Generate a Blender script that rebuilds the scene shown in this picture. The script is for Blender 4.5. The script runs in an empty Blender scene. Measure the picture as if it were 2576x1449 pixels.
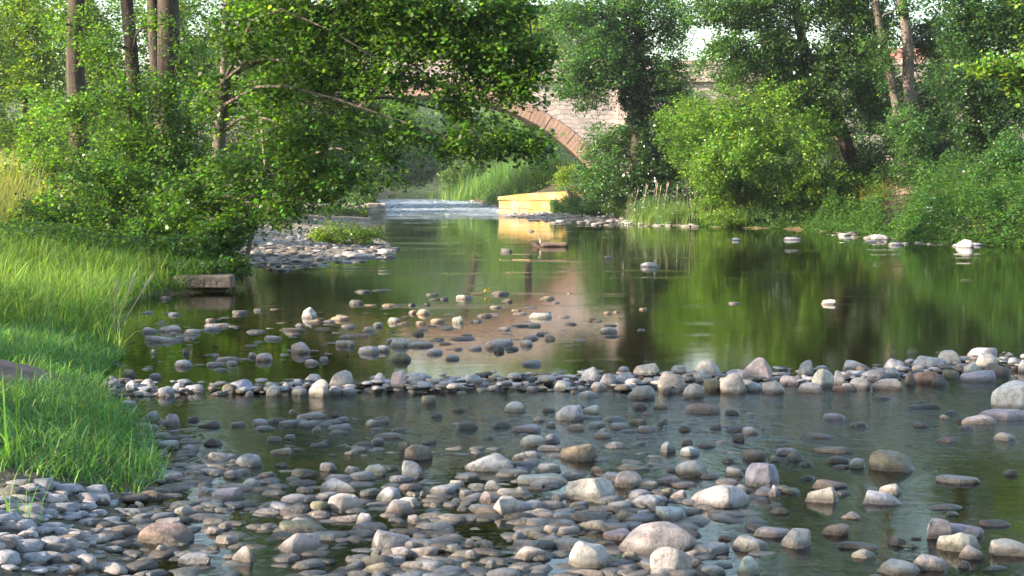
import bpy, math, random
import numpy as np
from math import radians as RAD, sin, cos, tan, atan, pi

rng = np.random.default_rng(7)
S = bpy.context.scene
COL = S.collection

# ------------------------------------------------------------------ camera
F, H = 3578.0, 1.56                       # focal length in photo pixels (2576 wide), eye height
TH = atan(269.5 / F)                      # pitch below horizontal

def ray(px, py):
    dx, dy = (px - 1288) / F, -(py - 724.5) / F
    return np.array([dx, cos(TH) + dy * sin(TH), -sin(TH) + dy * cos(TH)])

def P(px, py, Y):
    d = ray(px, py); t = Y / d[1]
    return np.array([d[0] * t, Y, H + d[2] * t])

def G(px, py, z=0.0):
    d = ray(px, py); t = (z - H) / d[2]
    return np.array([d[0] * t, d[1] * t, z])

cam_d = bpy.data.cameras.new("camera"); cam = bpy.data.objects.new("camera", cam_d); COL.objects.link(cam)
cam.location = (0, 0, H); cam.rotation_euler = (pi / 2 - TH, 0, 0)
cam_d.sensor_width = 36; cam_d.lens = F / 2576 * 36
cam_d.clip_start = .05; cam_d.clip_end = 3000
S.camera = cam

# ------------------------------------------------------------------ light
SUN_EL, SUN_AZ = RAD(20), RAD(254)        # azimuth clockwise from +Y: behind the camera, to the left
sd = np.array([sin(SUN_AZ) * cos(SUN_EL), cos(SUN_AZ) * cos(SUN_EL), sin(SUN_EL)])
w = bpy.data.worlds.new("World"); S.world = w; w.use_nodes = True
nt = w.node_tree; bg = nt.nodes["Background"]
sky = nt.nodes.new("ShaderNodeTexSky"); sky.sky_type = 'NISHITA'; sky.sun_disc = False
sky.sun_elevation = SUN_EL; sky.sun_rotation = SUN_AZ; sky.air_density = 1.2; sky.dust_density = 1.5
nt.links.new(sky.outputs[0], bg.inputs[0]); bg.inputs[1].default_value = .15
sl = bpy.data.lights.new("sun", 'SUN'); sl.energy = 5.0; sl.angle = RAD(.53); sl.color = (1, .85, .66)
so = bpy.data.objects.new("sun", sl); COL.objects.link(so)
from mathutils import Vector
so.rotation_euler = Vector(sd).to_track_quat('Z', 'Y').to_euler(); so.location = (-40, -40, 40)
S.view_settings.view_transform = 'Standard'; S.view_settings.look = 'None'
S.view_settings.exposure = 2.1; S.view_settings.gamma = 1
S.render.engine = 'CYCLES'
S.cycles.use_denoising = True
S.cycles.max_bounces = 8; S.cycles.transparent_max_bounces = 12; S.cycles.transmission_bounces = 4
S.cycles.caustics_reflective = False; S.cycles.caustics_refractive = False
S.cycles.sample_clamp_indirect = 6

# ------------------------------------------------------------------ node helpers
def newmat(name):
    m = bpy.data.materials.new(name); m.use_nodes = True
    for n in list(m.node_tree.nodes): m.node_tree.nodes.remove(n)
    return m

class N:
    def __init__(s, m): s.t = m.node_tree
    def __call__(s, typ, **kw):
        n = s.t.nodes.new("ShaderNode" + typ)
        for k, v in kw.items():
            if k.startswith("i_"):
                key = k[2:]; key = int(key) if key.isdigit() else key.replace("_", " ")
                if hasattr(v, "is_output"): s.t.links.new(v, n.inputs[key])
                else: n.inputs[key].default_value = v
            else: setattr(n, k, v)
        return n
    def mix(s, f, a, b, mode='MIX'):
        n = s.t.nodes.new("ShaderNodeMix"); n.data_type = 'RGBA'; n.blend_type = mode
        for k, v in ((0, f), (6, a), (7, b)):
            if hasattr(v, "is_output"): s.t.links.new(v, n.inputs[k])
            else: n.inputs[k].default_value = v if k == 0 else (*v, 1) if len(v) == 3 else v
        return n.outputs[2]
    def math(s, op, a, b=0.0, clamp=False):
        n = s.t.nodes.new("ShaderNodeMath"); n.operation = op; n.use_clamp = clamp
        for k, v in ((0, a), (1, b)):
            if hasattr(v, "is_output"): s.t.links.new(v, n.inputs[k])
            else: n.inputs[k].default_value = v
        return n.outputs[0]
    def ramp(s, f, *stops):
        n = s.t.nodes.new("ShaderNodeValToRGB"); s.t.links.new(f, n.inputs[0])
        el = n.color_ramp.elements
        while len(el) < len(stops): el.new(.5)
        for e, (p, c) in zip(el, stops):
            e.position = p; e.color = (*c, 1) if len(c) == 3 else (c[0],) * 3 + (1,)
        return n.outputs[0]
    def rng(s, v, a, b, c, d):
        n = s.t.nodes.new("ShaderNodeMapRange"); s.t.links.new(v, n.inputs[0])
        for k, x in zip((1, 2, 3, 4), (a, b, c, d)): n.inputs[k].default_value = x
        return n.outputs[0]
    def out(s, surf):
        o = s.t.nodes.new("ShaderNodeOutputMaterial"); s.t.links.new(surf, o.inputs[0])

MATS = {}
def leaf_mat(name, rough=.42, transl=.45, tr_mul=(1.5, 1.7, .55), spec=.42):
    m = newmat(name); n = N(m)
    a = n('Attribute', attribute_name='tint')
    p = n('BsdfPrincipled', i_Base_Color=a.outputs[0], i_Roughness=rough)
    p.inputs['Specular IOR Level'].default_value = spec
    tc = n.mix(1.0, a.outputs[0], tr_mul, 'MULTIPLY')
    t = n('BsdfTranslucent', i_Color=tc)
    x = n('MixShader', i_0=transl, i_1=p.outputs[0], i_2=t.outputs[0])
    n.out(x.outputs[0]); MATS[name] = m; return m
leaf_mat('leaf', .40, .48, (1.75, 1.85, .5)); leaf_mat('glossy_leaf', .33, .38, (1.5, 1.7, .5), .6); leaf_mat('grass', .55, .45, (1.4, 1.5, .6), .3)

def bark_mat(name, c1, c2, sc=9, ivy=None):
    m = newmat(name); n = N(m)
    tc = n('TexCoord'); mp = n('Mapping', i_Vector=tc.outputs['Object']); mp.inputs['Scale'].default_value = (sc, sc, sc * .18)
    no = n('TexNoise', i_Vector=mp.outputs[0], i_Scale=1.6, i_Detail=6.0, i_Roughness=.65)
    n2 = n('TexNoise', i_Vector=tc.outputs['Object'], i_Scale=1.3, i_Detail=3.0)
    c = n.ramp(no.outputs[0], (.40, c1), (.62, c2))
    c = n.mix(n.rng(n2.outputs[0], .5, .7, 0, .5), c, (.03, .036, .014))
    b = n('Bump', i_Height=no.outputs[0], i_Strength=.9, i_Distance=.03)
    p = n('BsdfPrincipled', i_Base_Color=c, i_Roughness=.9, i_Normal=b.outputs[0])
    n.out(p.outputs[0]); MATS[name] = m
bark_mat('bark', (.012, .008, .006), (.055, .032, .022)); bark_mat('grey_bark', (.045, .037, .032), (.15, .12, .10)); bark_mat('pale_bark', (.10, .08, .06), (.30, .25, .19))

def stone_mat(name):
    m = newmat(name); n = N(m)
    a = n('Attribute', attribute_name='tint'); g = n('NewGeometry')
    no = n('TexNoise', i_Vector=g.outputs[0], i_Scale=9.0, i_Detail=5.0, i_Roughness=.6)
    fi = n('TexNoise', i_Vector=g.outputs[0], i_Scale=70.0, i_Detail=3.0, i_Roughness=.7)
    vo = n('TexNoise', i_Vector=g.outputs[0], i_Scale=3.5, i_Detail=2.0)
    c = n.mix(n.rng(no.outputs[0], .35, .7, 0, .55), a.outputs[0], n.mix(1, a.outputs[0], (.62, .56, .50), 'MULTIPLY'))
    c = n.mix(n.rng(fi.outputs[0], .42, .62, .0, .35), c, n.mix(1, a.outputs[0], (1.3, 1.28, 1.22), 'MULTIPLY'))
    c = n.mix(n.rng(vo.outputs[0], .56, .68, 0, .45), c, (.13, .12, .07))
    sp = n('TexNoise', i_Vector=g.outputs[0], i_Scale=26.0, i_Detail=6.0, i_Roughness=.75)
    c = n.mix(n.rng(sp.outputs[0], .48, .60, 0, .75), c, n.mix(1, a.outputs[0], (.52, .50, .48), 'MULTIPLY'))
    c = n.mix(n.rng(sp.outputs[0], .36, .28, 0, .6), c, n.mix(1, a.outputs[0], (1.45, 1.42, 1.36), 'MULTIPLY'))
    sx = n('SeparateXYZ', i_0=g.outputs[0])
    zz = n.math('ADD', sx.outputs[2], n.math('MULTIPLY', n.math('SUBTRACT', no.outputs[0], .5), .035))
    wet = n.rng(zz, .014, .04, 1, 0)
    c = n.mix(wet, c, n.mix(1, c, (.30, .28, .24), 'MULTIPLY'))
    r = n.rng(wet, 0, 1, .78, .3)
    hh = n.math('ADD', n.math('MULTIPLY', no.outputs[0], 1.0), n.math('MULTIPLY', sp.outputs[0], .8))
    b = n('Bump', i_Height=hh, i_Strength=.9, i_Distance=.025)
    p = n('BsdfPrincipled', i_Base_Color=c, i_Roughness=r, i_Normal=b.outputs[0])
    n.out(p.outputs[0]); MATS[name] = m
stone_mat('stone')

def simple(name, col, rough=.8, var=.5, sc=6, bump=.3):
    m = newmat(name); n = N(m); tc = n('TexCoord')
    no = n('TexNoise', i_Vector=tc.outputs['Object'], i_Scale=sc, i_Detail=5.0, i_Roughness=.65)
    dark = tuple(c * (1 - var) for c in col); lite = tuple(min(1, c * (1 + var * .5)) for c in col)
    c = n.ramp(no.outputs[0], (.3, dark), (.7, lite))
    b = n('Bump', i_Height=no.outputs[0], i_Strength=bump, i_Distance=.02)
    p = n('BsdfPrincipled', i_Base_Color=c, i_Roughness=rough, i_Normal=b.outputs[0]); n.out(p.outputs[0]); MATS[name] = m
simple('wood', (.16, .11, .075), .8, .6, 12); simple('dry_wood', (.45, .37, .28), .8, .3, 12)
simple('roof_tile', (.30, .13, .09), .8, .4, 5); simple('plaster', (.72, .62, .56), .9, .1, 2)
simple('window_glass', (.03, .035, .04), .1, .2, 2, 0); simple('white_paint', (.75, .75, .72), .6, .05, 2)
simple('petal', (.85, .62, .03), .6, .1, 20); simple('white_petal', (.75, .75, .70), .7, .1, 20)
simple('path_earth', (.15, .098, .075), .95, .45, 9, .6)

# masonry
def masonry(name, c1, c2, mort, bw, bh, lichen=None):
    m = newmat(name); n = N(m); g = n('NewGeometry')
    sx = n('SeparateXYZ', i_0=g.outputs[0])
    wob = n('TexNoise', i_Vector=g.outputs[0], i_Scale=1.1, i_Detail=2.0)
    xx = n.math('ADD', n.math('ADD', sx.outputs[0], n.math('MULTIPLY', sx.outputs[1], .6)), n.math('MULTIPLY', wob.outputs[0], .4))
    zz = n.math('ADD', sx.outputs[2], n.math('MULTIPLY', wob.outputs[0], .35))
    cx = n('CombineXYZ', i_0=xx, i_1=zz)
    br = n('TexBrick', i_Vector=cx.outputs[0], i_Color1=(*c1, 1), i_Color2=(*c2, 1), i_Mortar=(*mort, 1), i_Scale=1.0)
    br.inputs['Mortar Size'].default_value = .018; br.inputs['Brick Width'].default_value = bw; br.inputs['Row Height'].default_value = bh
    br.inputs['Mortar Smooth'].default_value = .3; br.offset = .5; br.squash = .7; br.squash_frequency = 3
    no = n('TexNoise', i_Vector=g.outputs[0], i_Scale=1.4, i_Detail=6.0, i_Roughness=.7)
    fi = n('TexNoise', i_Vector=g.outputs[0], i_Scale=14.0, i_Detail=4.0)
    c = n.mix(.6, br.outputs[0], n.ramp(no.outputs[0], (.32, (.42, .40, .38)), (.68, (1.15, 1.1, 1.08))), 'MULTIPLY')
    c = n.mix(n.rng(fi.outputs[0], .5, .7, 0, .4), c, tuple(x * .62 for x in c1))
    if lichen:
        li = n('TexNoise', i_Vector=g.outputs[0], i_Scale=2.2, i_Detail=6.0, i_Roughness=.7)
        c = n.mix(n.rng(li.outputs[0], .36, .60, 0, .85), c, lichen)
    hh = n.math('ADD', n.math('MULTIPLY', br.outputs[1], -1.0), n.math('MULTIPLY', fi.outputs[0], .5))
    b = n('Bump', i_Height=hh, i_Strength=.8, i_Distance=.04)
    p = n('BsdfPrincipled', i_Base_Color=c, i_Roughness=.9, i_Normal=b.outputs[0]); n.out(p.outputs[0]); MATS[name] = m
masonry('masonry', (.34, .295, .285), (.46, .385, .36), (.27, .235, .22), .48, .23)
masonry('ring_stone', (.29, .19, .145), (.36, .24, .175), (.22, .17, .14), 3.0, 3.0)
masonry('cope_stone', (.42, .34, .30), (.47, .37, .32), (.25, .22, .2), 1.2, .6)
masonry('lichen_wall', (.46, .37, .25), (.50, .41, .28), (.13, .10, .06), 1.7, .42, (.48, .28, .05))
masonry('ledge_stone', (.40, .36, .32), (.46, .40, .35), (.22, .2, .17), 1.1, .3)
masonry('slab_stone', (.10, .085, .066), (.125, .10, .08), (.2, .18, .15), 3.0, 3.0)

# ------------------------------------------------------------------ mesh helpers
def link(name, me, mat=None, parent=None):
    o = bpy.data.objects.new(name, me); COL.objects.link(o)
    if mat: me.materials.append(MATS[mat])
    if parent: o.parent = parent; o.matrix_parent_inverse.identity()
    return o

def tag(o, label=None, cat=None, group=None, kind=None):
    if label: o['label'] = label
    if cat: o['category'] = cat
    if group: o['group'] = group
    if kind: o['kind'] = kind
    return o

def empty(name, loc, label, cat, group=None):
    o = bpy.data.objects.new(name, None); COL.objects.link(o); o.location = loc; o.empty_display_size = .2
    return tag(o, label, cat, group)

def mesh_np(name, V, faces_flat, starts, totals, tint=None, smooth=False):
    me = bpy.data.meshes.new(name)
    V = np.asarray(V, np.float32)
    me.vertices.add(len(V)); me.vertices.foreach_set('co', V.ravel())
    me.loops.add(len(faces_flat)); me.loops.foreach_set('vertex_index', np.asarray(faces_flat, np.int32))
    me.polygons.add(len(starts)); me.polygons.foreach_set('loop_start', np.asarray(starts, np.int32))
    me.update(calc_edges=True)
    if smooth: me.polygons.foreach_set('use_smooth', np.ones(len(starts), bool))
    if tint is not None:
        dom = 'FACE' if len(tint) == len(starts) and len(tint) != len(V) else 'POINT'
        a = me.attributes.new('tint', 'FLOAT_COLOR', dom)
        t = np.concatenate([np.asarray(tint, np.float32), np.ones((len(tint), 1), np.float32)], 1)
        a.data.foreach_set('color', t.ravel())
    me.validate()
    return me

def unif_mesh(name, V, Fc, k, tint=None, smooth=False):
    Fc = np.asarray(Fc, np.int64).reshape(-1, k); n = len(Fc)
    return mesh_np(name, V, Fc.ravel(), np.arange(n) * k, np.full(n, k), tint, smooth)

class MB:                                     # small polygon collector
    def __init__(s): s.v = []; s.f = []
    def add(s, V, Fs):
        b = len(s.v); s.v += [tuple(map(float, p)) for p in V]; s.f += [tuple(b + i for i in q) for q in Fs]
    def box(s, c, size, rz=0.0, taper=1.0, jit=0.0):
        hx, hy, hz = (x / 2 for x in size); V = []
        for z in (-1, 1):
            k = taper if z > 0 else 1
            for x, y in ((-1, -1), (1, -1), (1, 1), (-1, 1)):
                a, b = x * hx * k, y * hy * k
                V.append((c[0] + a * cos(rz) - b * sin(rz) + rng.normal(0, 1) * jit, c[1] + a * sin(rz) + b * cos(rz) + rng.normal(0, 1) * jit, c[2] + z * hz + rng.normal(0, 1) * jit))
        s.add(V, [(3, 2, 1, 0), (4, 5, 6, 7), (0, 1, 5, 4), (1, 2, 6, 5), (2, 3, 7, 6), (3, 0, 4, 7)])
    def tube(s, pts, rad, n=8, wob=0.0):
        pts = [np.asarray(p, float) for p in pts]; m = len(pts); V = []; Fs = []
        t0 = pts[1] - pts[0]; ref = np.array([1., 0, 0]) if abs(t0[0]) < .8 * np.linalg.norm(t0) else np.array([0, 1., 0])
        ph = rng.uniform(0, 6.28)
        for i, p in enumerate(pts):
            t = pts[min(i + 1, m - 1)] - pts[max(i - 1, 0)]; t = t / (np.linalg.norm(t) + 1e-9)
            u = np.cross(t, ref); u /= np.linalg.norm(u) + 1e-9; v = np.cross(t, u)
            for j in range(n):
                a = 2 * pi * j / n; r = rad[i] * (1 + wob * sin(3 * a + ph + i * .4) + wob * rng.normal(0, .35))
                V.append(p + (u * cos(a) + v * sin(a)) * r)
        for i in range(m - 1):
            for j in range(n):
                Fs.append((i * n + j, i * n + (j + 1) % n, (i + 1) * n + (j + 1) % n, (i + 1) * n + j))
        Fs.append(tuple(range(n - 1, -1, -1))); Fs.append(tuple((m - 1) * n + j for j in range(n)))
        s.add(V, Fs)
    def build(s, name, mat, parent=None, smooth=False, tint=None):
        me = bpy.data.meshes.new(name); me.from_pydata(s.v, [], s.f); me.update()
        if smooth: me.polygons.foreach_set('use_smooth', np.ones(len(me.polygons), bool))
        if tint is not None:
            a = me.attributes.new('tint', 'FLOAT_COLOR', 'FACE')
            a.data.foreach_set('color', np.tile(np.array([*tint, 1], np.float32), len(me.polygons)))
        return link(name, me, mat, parent)

def curve_pts(pts, n):                       # Catmull-Rom through pts
    p = [np.asarray(q, float) for q in pts]; p = [2 * p[0] - p[1]] + p + [2 * p[-1] - p[-2]]; out = []
    segs = len(p) - 3
    for i in range(n):
        u = i / (n - 1) * segs; k = min(int(u), segs - 1); t = u - k; a, b, c, d = p[k:k + 4]
        out.append(.5 * (2 * b + (c - a) * t + (2 * a - 5 * b + 4 * c - d) * t * t + (3 * b - a - 3 * c + d) * t ** 3))
    return out

# ------------------------------------------------------------------ terrain
LX = np.array([(-40, -3), (0, -1.2), (5, -1.5), (7, -1.85), (7.4, -1.8), (8.9, -2.32), (10, -2.85), (11, -3.25), (12.5, -3.45), (14, -3.9), (18, -4.85), (19.4, -4.8), (20.3, -4.0), (22, -4.25), (24.5, -5.0), (26.5, -4.8), (29, -3.0), (31, -2.5), (35, -2.9), (42, -4.2), (62, -6), (75, -7), (110, -10), (140, -11), (700, -40)])
RX = np.array([(-40, 7), (0, 9), (20, 10.3), (30, 11.8), (34, 12.2), (36, 10.4), (41, 10.6), (46, 9.4), (48.5, 6.9), (50.7, 4.4), (55.8, 2.4), (62, -.3), (66, -.5), (72, -.3), (85, -2.4), (100, -3.8), (140, -5), (700, -20)])
def xl(Y): return np.interp(Y, LX[:, 0], LX[:, 1])
def xr(Y): return np.interp(Y, RX[:, 0], RX[:, 1])
def sstep(a, b, x):
    t = np.clip((x - a) / (b - a), 0, 1); return t * t * (3 - 2 * t)
def level(Y): return .40 * sstep(60, 94, Y)

_ph = rng.uniform(0, 6.28, (24, 3)); _kk = rng.normal(0, 1, (24, 2))
def wnoise(x, y, sc):                        # smooth pseudo noise, about -1..1
    s = 0
    for i in range(12):
        k = _kk[i] / np.linalg.norm(_kk[i]) * (1 + i * .35)
        s = s + np.sin((x * k[0] + y * k[1]) * sc + _ph[i, 0]) / (1 + i * .25)
    return s / 3.2

def ground(x, Y):
    x = np.asarray(x, float); Y = np.asarray(Y, float)
    l, r = xl(Y), xr(Y)
    dl, dr = l - x, x - r                    # >0 outside
    inn = np.minimum(-dl, -dr)
    shallow = sstep(9.6, 7.6, Y) * sstep(2.2, .8, x)
    depth = .05 + np.clip(inn, 0, 8) * .07
    depth = np.minimum(depth, .36)
    depth = np.where(Y < 11.5, np.minimum(depth, .13), depth)
    depth = depth * (1 - shallow) + shallow * (.018 + .028 * wnoise(x, Y, 3.1))
    shoal = np.exp(-((x + 1.3) / 2.1) ** 2 - ((Y - 16.4) / 2.2) ** 2)
    bed = -depth * (1 - .82 * shoal) + .02 * wnoise(x, Y, 2.3)
    bar = sstep(23.5, 26.5, Y) * sstep(64, 60, Y)               # gravel bar on the left
    sl_l = np.where(dl > 0, 1, 0)
    steep = .30 * np.clip(dl, 0, .5) + .12 * np.clip(dl - .5, 0, 4) + .1 * np.clip(dl - 4.5, 0, 30)
    flat = .055 * np.clip(dl, 0, 4) + .22 * np.clip(dl - 4, 0, 5) + .06 * np.clip(dl - 9, 0, 40)
    hl = steep * (1 - bar) + flat * bar
    barr = sstep(47.5, 50, Y) * sstep(72, 66, Y)
    hr1 = .42 * np.clip(dr, 0, 3.5) + .05 * np.clip(dr - 3.5, 0, 40)
    hr2 = .05 * np.clip(dr, 0, 2.6) + .36 * np.clip(dr - 2.6, 0, 4) + .05 * np.clip(dr - 6.6, 0, 40)
    hr = hr1 * (1 - barr) + hr2 * barr
    z = np.where(dl > 0, hl, np.where(dr > 0, hr, bed))
    z = z + np.where((dl > 0) | (dr > 0), .05 * wnoise(x, Y, .9) * np.clip(np.maximum(dl, dr), 0, 1), 0)
    return z + level(Y) + (11 + 15 * sstep(-60, -30, x) * sstep(21, 9, x)) * sstep(150, 215, Y)
def gz(x, Y): return float(ground(x, Y))

ys = np.concatenate([np.arange(-40, 3, 3.), np.arange(3, 14, .11), np.arange(14, 40, .33), np.arange(40, 150, 1.1), [155, 162, 170, 180, 190, 205, 220, 300, 450, 700]])
xs = np.concatenate([[-700, -300, -150, -90, -60, -40, -30], np.arange(-24, -7, .7), np.arange(-7, 3.5, .13), np.arange(3.5, 16, .4), np.arange(16, 40, 2.5), [50, 70, 110, 200, 400, 700]])
XX, YY = np.meshgrid(xs, ys)
ZZ = ground(XX, YY)
V = np.stack([XX, YY, ZZ], -1).reshape(-1, 3)
nx, ny = len(xs), len(ys)
ii = (np.arange(ny - 1)[:, None] * nx + np.arange(nx - 1)[None]).ravel()
Fq = np.stack([ii, ii + 1, ii + nx + 1, ii + nx], 1)
dl = xl(YY) - XX; dr = XX - xr(YY)
bed_c = np.array([.12, .088, .045]); soil = np.array([.038, .034, .016]); grav = np.array([.17, .15, .13])
barm = (sstep(24, 26.5, YY) * sstep(66, 60, YY) * sstep(5.5, 3.5, dl))[..., None] * (dl > 0)[..., None]
barmr = (sstep(47, 49, YY) * sstep(70, 64, YY) * sstep(3.4, 2.2, dr))[..., None] * (dr > 0)[..., None]
T = np.where((np.maximum(dl, dr) > .12)[..., None], soil, bed_c); shoal = np.exp(-((XX + 1.3) / 2.1) ** 2 - ((YY - 16.4) / 2.2) ** 2)[..., None]
T = np.where((np.maximum(dl, dr) > .12)[..., None], T, T * (1 - shoal) + np.array([.48, .31, .16]) * shoal)
T = np.where((YY > 148)[..., None], np.array([.03, .055, .016]), T)
T = T * (1 - np.maximum(barm, barmr)) + grav * np.maximum(barm, barmr)
pathm = np.exp(-((XX + 4.2) / 1.0) ** 2 - ((YY - 9.9) / 1.0) ** 2)[..., None] * 0
me = unif_mesh("riverbed_ground", V, Fq, 4, T.reshape(-1, 3), True)
m = newmat('ground'); n = N(m)
a = n('Attribute', attribute_name='tint'); g = n('NewGeometry')
vo = n('TexVoronoi', i_Vector=g.outputs[0], i_Scale=16.0); vo2 = n('TexVoronoi', i_Vector=g.outputs[0], i_Scale=42.0)
no = n('TexNoise', i_Vector=g.outputs[0], i_Scale=1.7, i_Detail=5.0)
c = n.mix(.75, a.outputs[0], n.ramp(vo.outputs['Color'], (.1, (.45, .45, .45)), (.9, (1.5, 1.45, 1.4))), 'MULTIPLY')
c = n.mix(.6, c, n.ramp(vo2.outputs['Color'], (.1, (.55, .52, .5)), (.9, (1.5, 1.45, 1.4))), 'MULTIPLY')
c = n.mix(.7, c, n.ramp(no.outputs[0], (.3, (.6, .6, .45)), (.7, (1.25, 1.2, 1.0))), 'MULTIPLY')
h = n.math('ADD', n.math('MULTIPLY', vo.outputs[0], -1.0), n.math('MULTIPLY', vo2.outputs[0], -.4))
b = n('Bump', i_Height=h, i_Strength=.8, i_Distance=.03)
p = n('BsdfPrincipled', i_Base_Color=c, i_Roughness=.75, i_Normal=b.outputs[0]); n.out(p.outputs[0]); MATS['ground'] = m
tag(link("ground", me, 'ground'), kind='structure')

# worn earth patch in the grass, a low mound of its own
pv = []; pf = []
NR, NA = 9, 40; pc = np.array([-3.95, 9.75])
for i in range(NR):
    for j in range(NA):
        a_ = 2 * pi * j / NA; q = i / (NR - 1)
        r_ = q * (1 + .16 * sin(3 * a_ + 1) + .1 * sin(5 * a_))
        x, y = pc[0] + cos(a_) * r_ * .85, pc[1] + sin(a_) * r_ * 1.0
        pv.append((x, y, gz(x, y) + .004 + .16 * (1 - q ** 2) ** 1.3 + .012 * wnoise(x, y, 14) * (1 - q)))
for i in range(NR - 1):
    for j in range(NA): pf.append((i * NA + j, i * NA + (j + 1) % NA, (i + 1) * NA + (j + 1) % NA, (i + 1) * NA + j))
me = unif_mesh("earth_path", pv, pf, 4, None, True)
tag(link("earth_path", me, 'path_earth'), kind='structure')

# ------------------------------------------------------------------ water
wy = np.concatenate([[-20, -10, -4, 0], np.arange(3, 30, .5), np.arange(30, 64, 1.), np.arange(64, 96, .25), np.arange(96, 150, 2.)])
wx = np.concatenate([np.arange(-14, 14.1, .5), [16, 20, 26, 34]])
XX, YY = np.meshgrid(wx, wy)
rif = sstep(61, 68, YY) * sstep(95, 86, YY)
ZZ = level(YY) + rif * .03 * wnoise(XX * .8, YY * 2.2, 2.6)
V = np.stack([XX, YY, ZZ], -1).reshape(-1, 3); nx, ny = len(wx), len(wy)
ii = (np.arange(ny - 1)[:, None] * nx + np.arange(nx - 1)[None]).ravel()
me = unif_mesh("water", V, np.stack([ii, ii + 1, ii + nx + 1, ii + nx], 1), 4, None, True)
m = newmat('water'); n = N(m); g = n('NewGeometry'); sx = n('SeparateXYZ', i_0=g.outputs[0])
mp = n('Mapping', i_Vector=g.outputs[0]); mp.inputs['Scale'].default_value = (1, 1.5, 1)
w1 = n('TexNoise', i_Vector=mp.outputs[0], i_Scale=3.2, i_Detail=3.0, i_Roughness=.55)
w2 = n('TexNoise', i_Vector=mp.outputs[0], i_Scale=13.0, i_Detail=3.0, i_Roughness=.6)
w3 = n('TexNoise', i_Vector=g.outputs[0], i_Scale=.45, i_Detail=2.0)
# rippled zones: the run below the dam, the riffle under the bridge, patches elsewhere
run = n.math('MULTIPLY', n.rng(sx.outputs[1], 7.2, 8.6, 0, 1), n.rng(sx.outputs[1], 10.2, 11.2, 1, 0))
run = n.math('MULTIPLY', run, n.rng(sx.outputs[0], -2.4, -.8, .1, 1))
yw = n.math('ADD', sx.outputs[1], n.math('MULTIPLY', n.math('SUBTRACT', w3.outputs[0], .5), 22.0))
riff = n.math('MULTIPLY', n.rng(yw, 58, 70, 0, 1), n.rng(sx.outputs[1], 84, 94, 1, .1))
near = n.rng(sx.outputs[1], 10.5, 12.0, .05, .0)
mq = n('Mapping', i_Vector=g.outputs[0]); mq.inputs['Scale'].default_value = (.28, 1.1, 1)
w4 = n('TexNoise', i_Vector=mq.outputs[0], i_Scale=.8, i_Detail=4.0, i_Roughness=.6)
patch = n.math('MULTIPLY', n.rng(w4.outputs[0], .56, .66, 0, .35), n.rng(sx.outputs[1], 14, 30, .15, 1))
st = n.math('ADD', n.math('ADD', n.math('MULTIPLY', run, .8), n.math('MULTIPLY', riff, 6.0)), n.math('ADD', near, patch))
st = n.math('ADD', st, .04)
hh = n.math('ADD', n.math('MULTIPLY', w1.outputs[0], .55), n.math('MULTIPLY', w2.outputs[0], .35))
hh = n.math('MULTIPLY', hh, st)
b = n('Bump', i_Height=hh, i_Strength=1.0, i_Distance=.03)
fr = n('Fresnel', i_IOR=1.33, i_Normal=b.outputs[0])
gl = n('BsdfGlossy', i_Color=(1, 1, 1, 1), i_Roughness=.012, i_Normal=b.outputs[0])
tr = n('BsdfTransparent', i_Color=(.74, .64, .40, 1))
mx = n('MixShader', i_0=fr.outputs[0], i_1=tr.outputs[0], i_2=gl.outputs[0])
fo = n('TexNoise', i_Vector=mp.outputs[0], i_Scale=5.0, i_Detail=6.0, i_Roughness=.7)
ff = n.math('MULTIPLY', n.rng(fo.outputs[0], .40, .62, 0, .75), n.math('MULTIPLY', n.rng(yw, 60, 70, 0, 1), n.rng(sx.outputs[1], 82, 94, 1, 0)))
df = n('BsdfDiffuse', i_Color=(.55, .64, .74, 1))  # foam, its pale blue also standing in for reflected sky
m2 = n('MixShader', i_0=ff, i_1=mx.outputs[0], i_2=df.outputs[0])
n.out(m2.outputs[0]); MATS['water'] = m
tag(link("water", me, 'water'), kind='structure')

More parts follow.
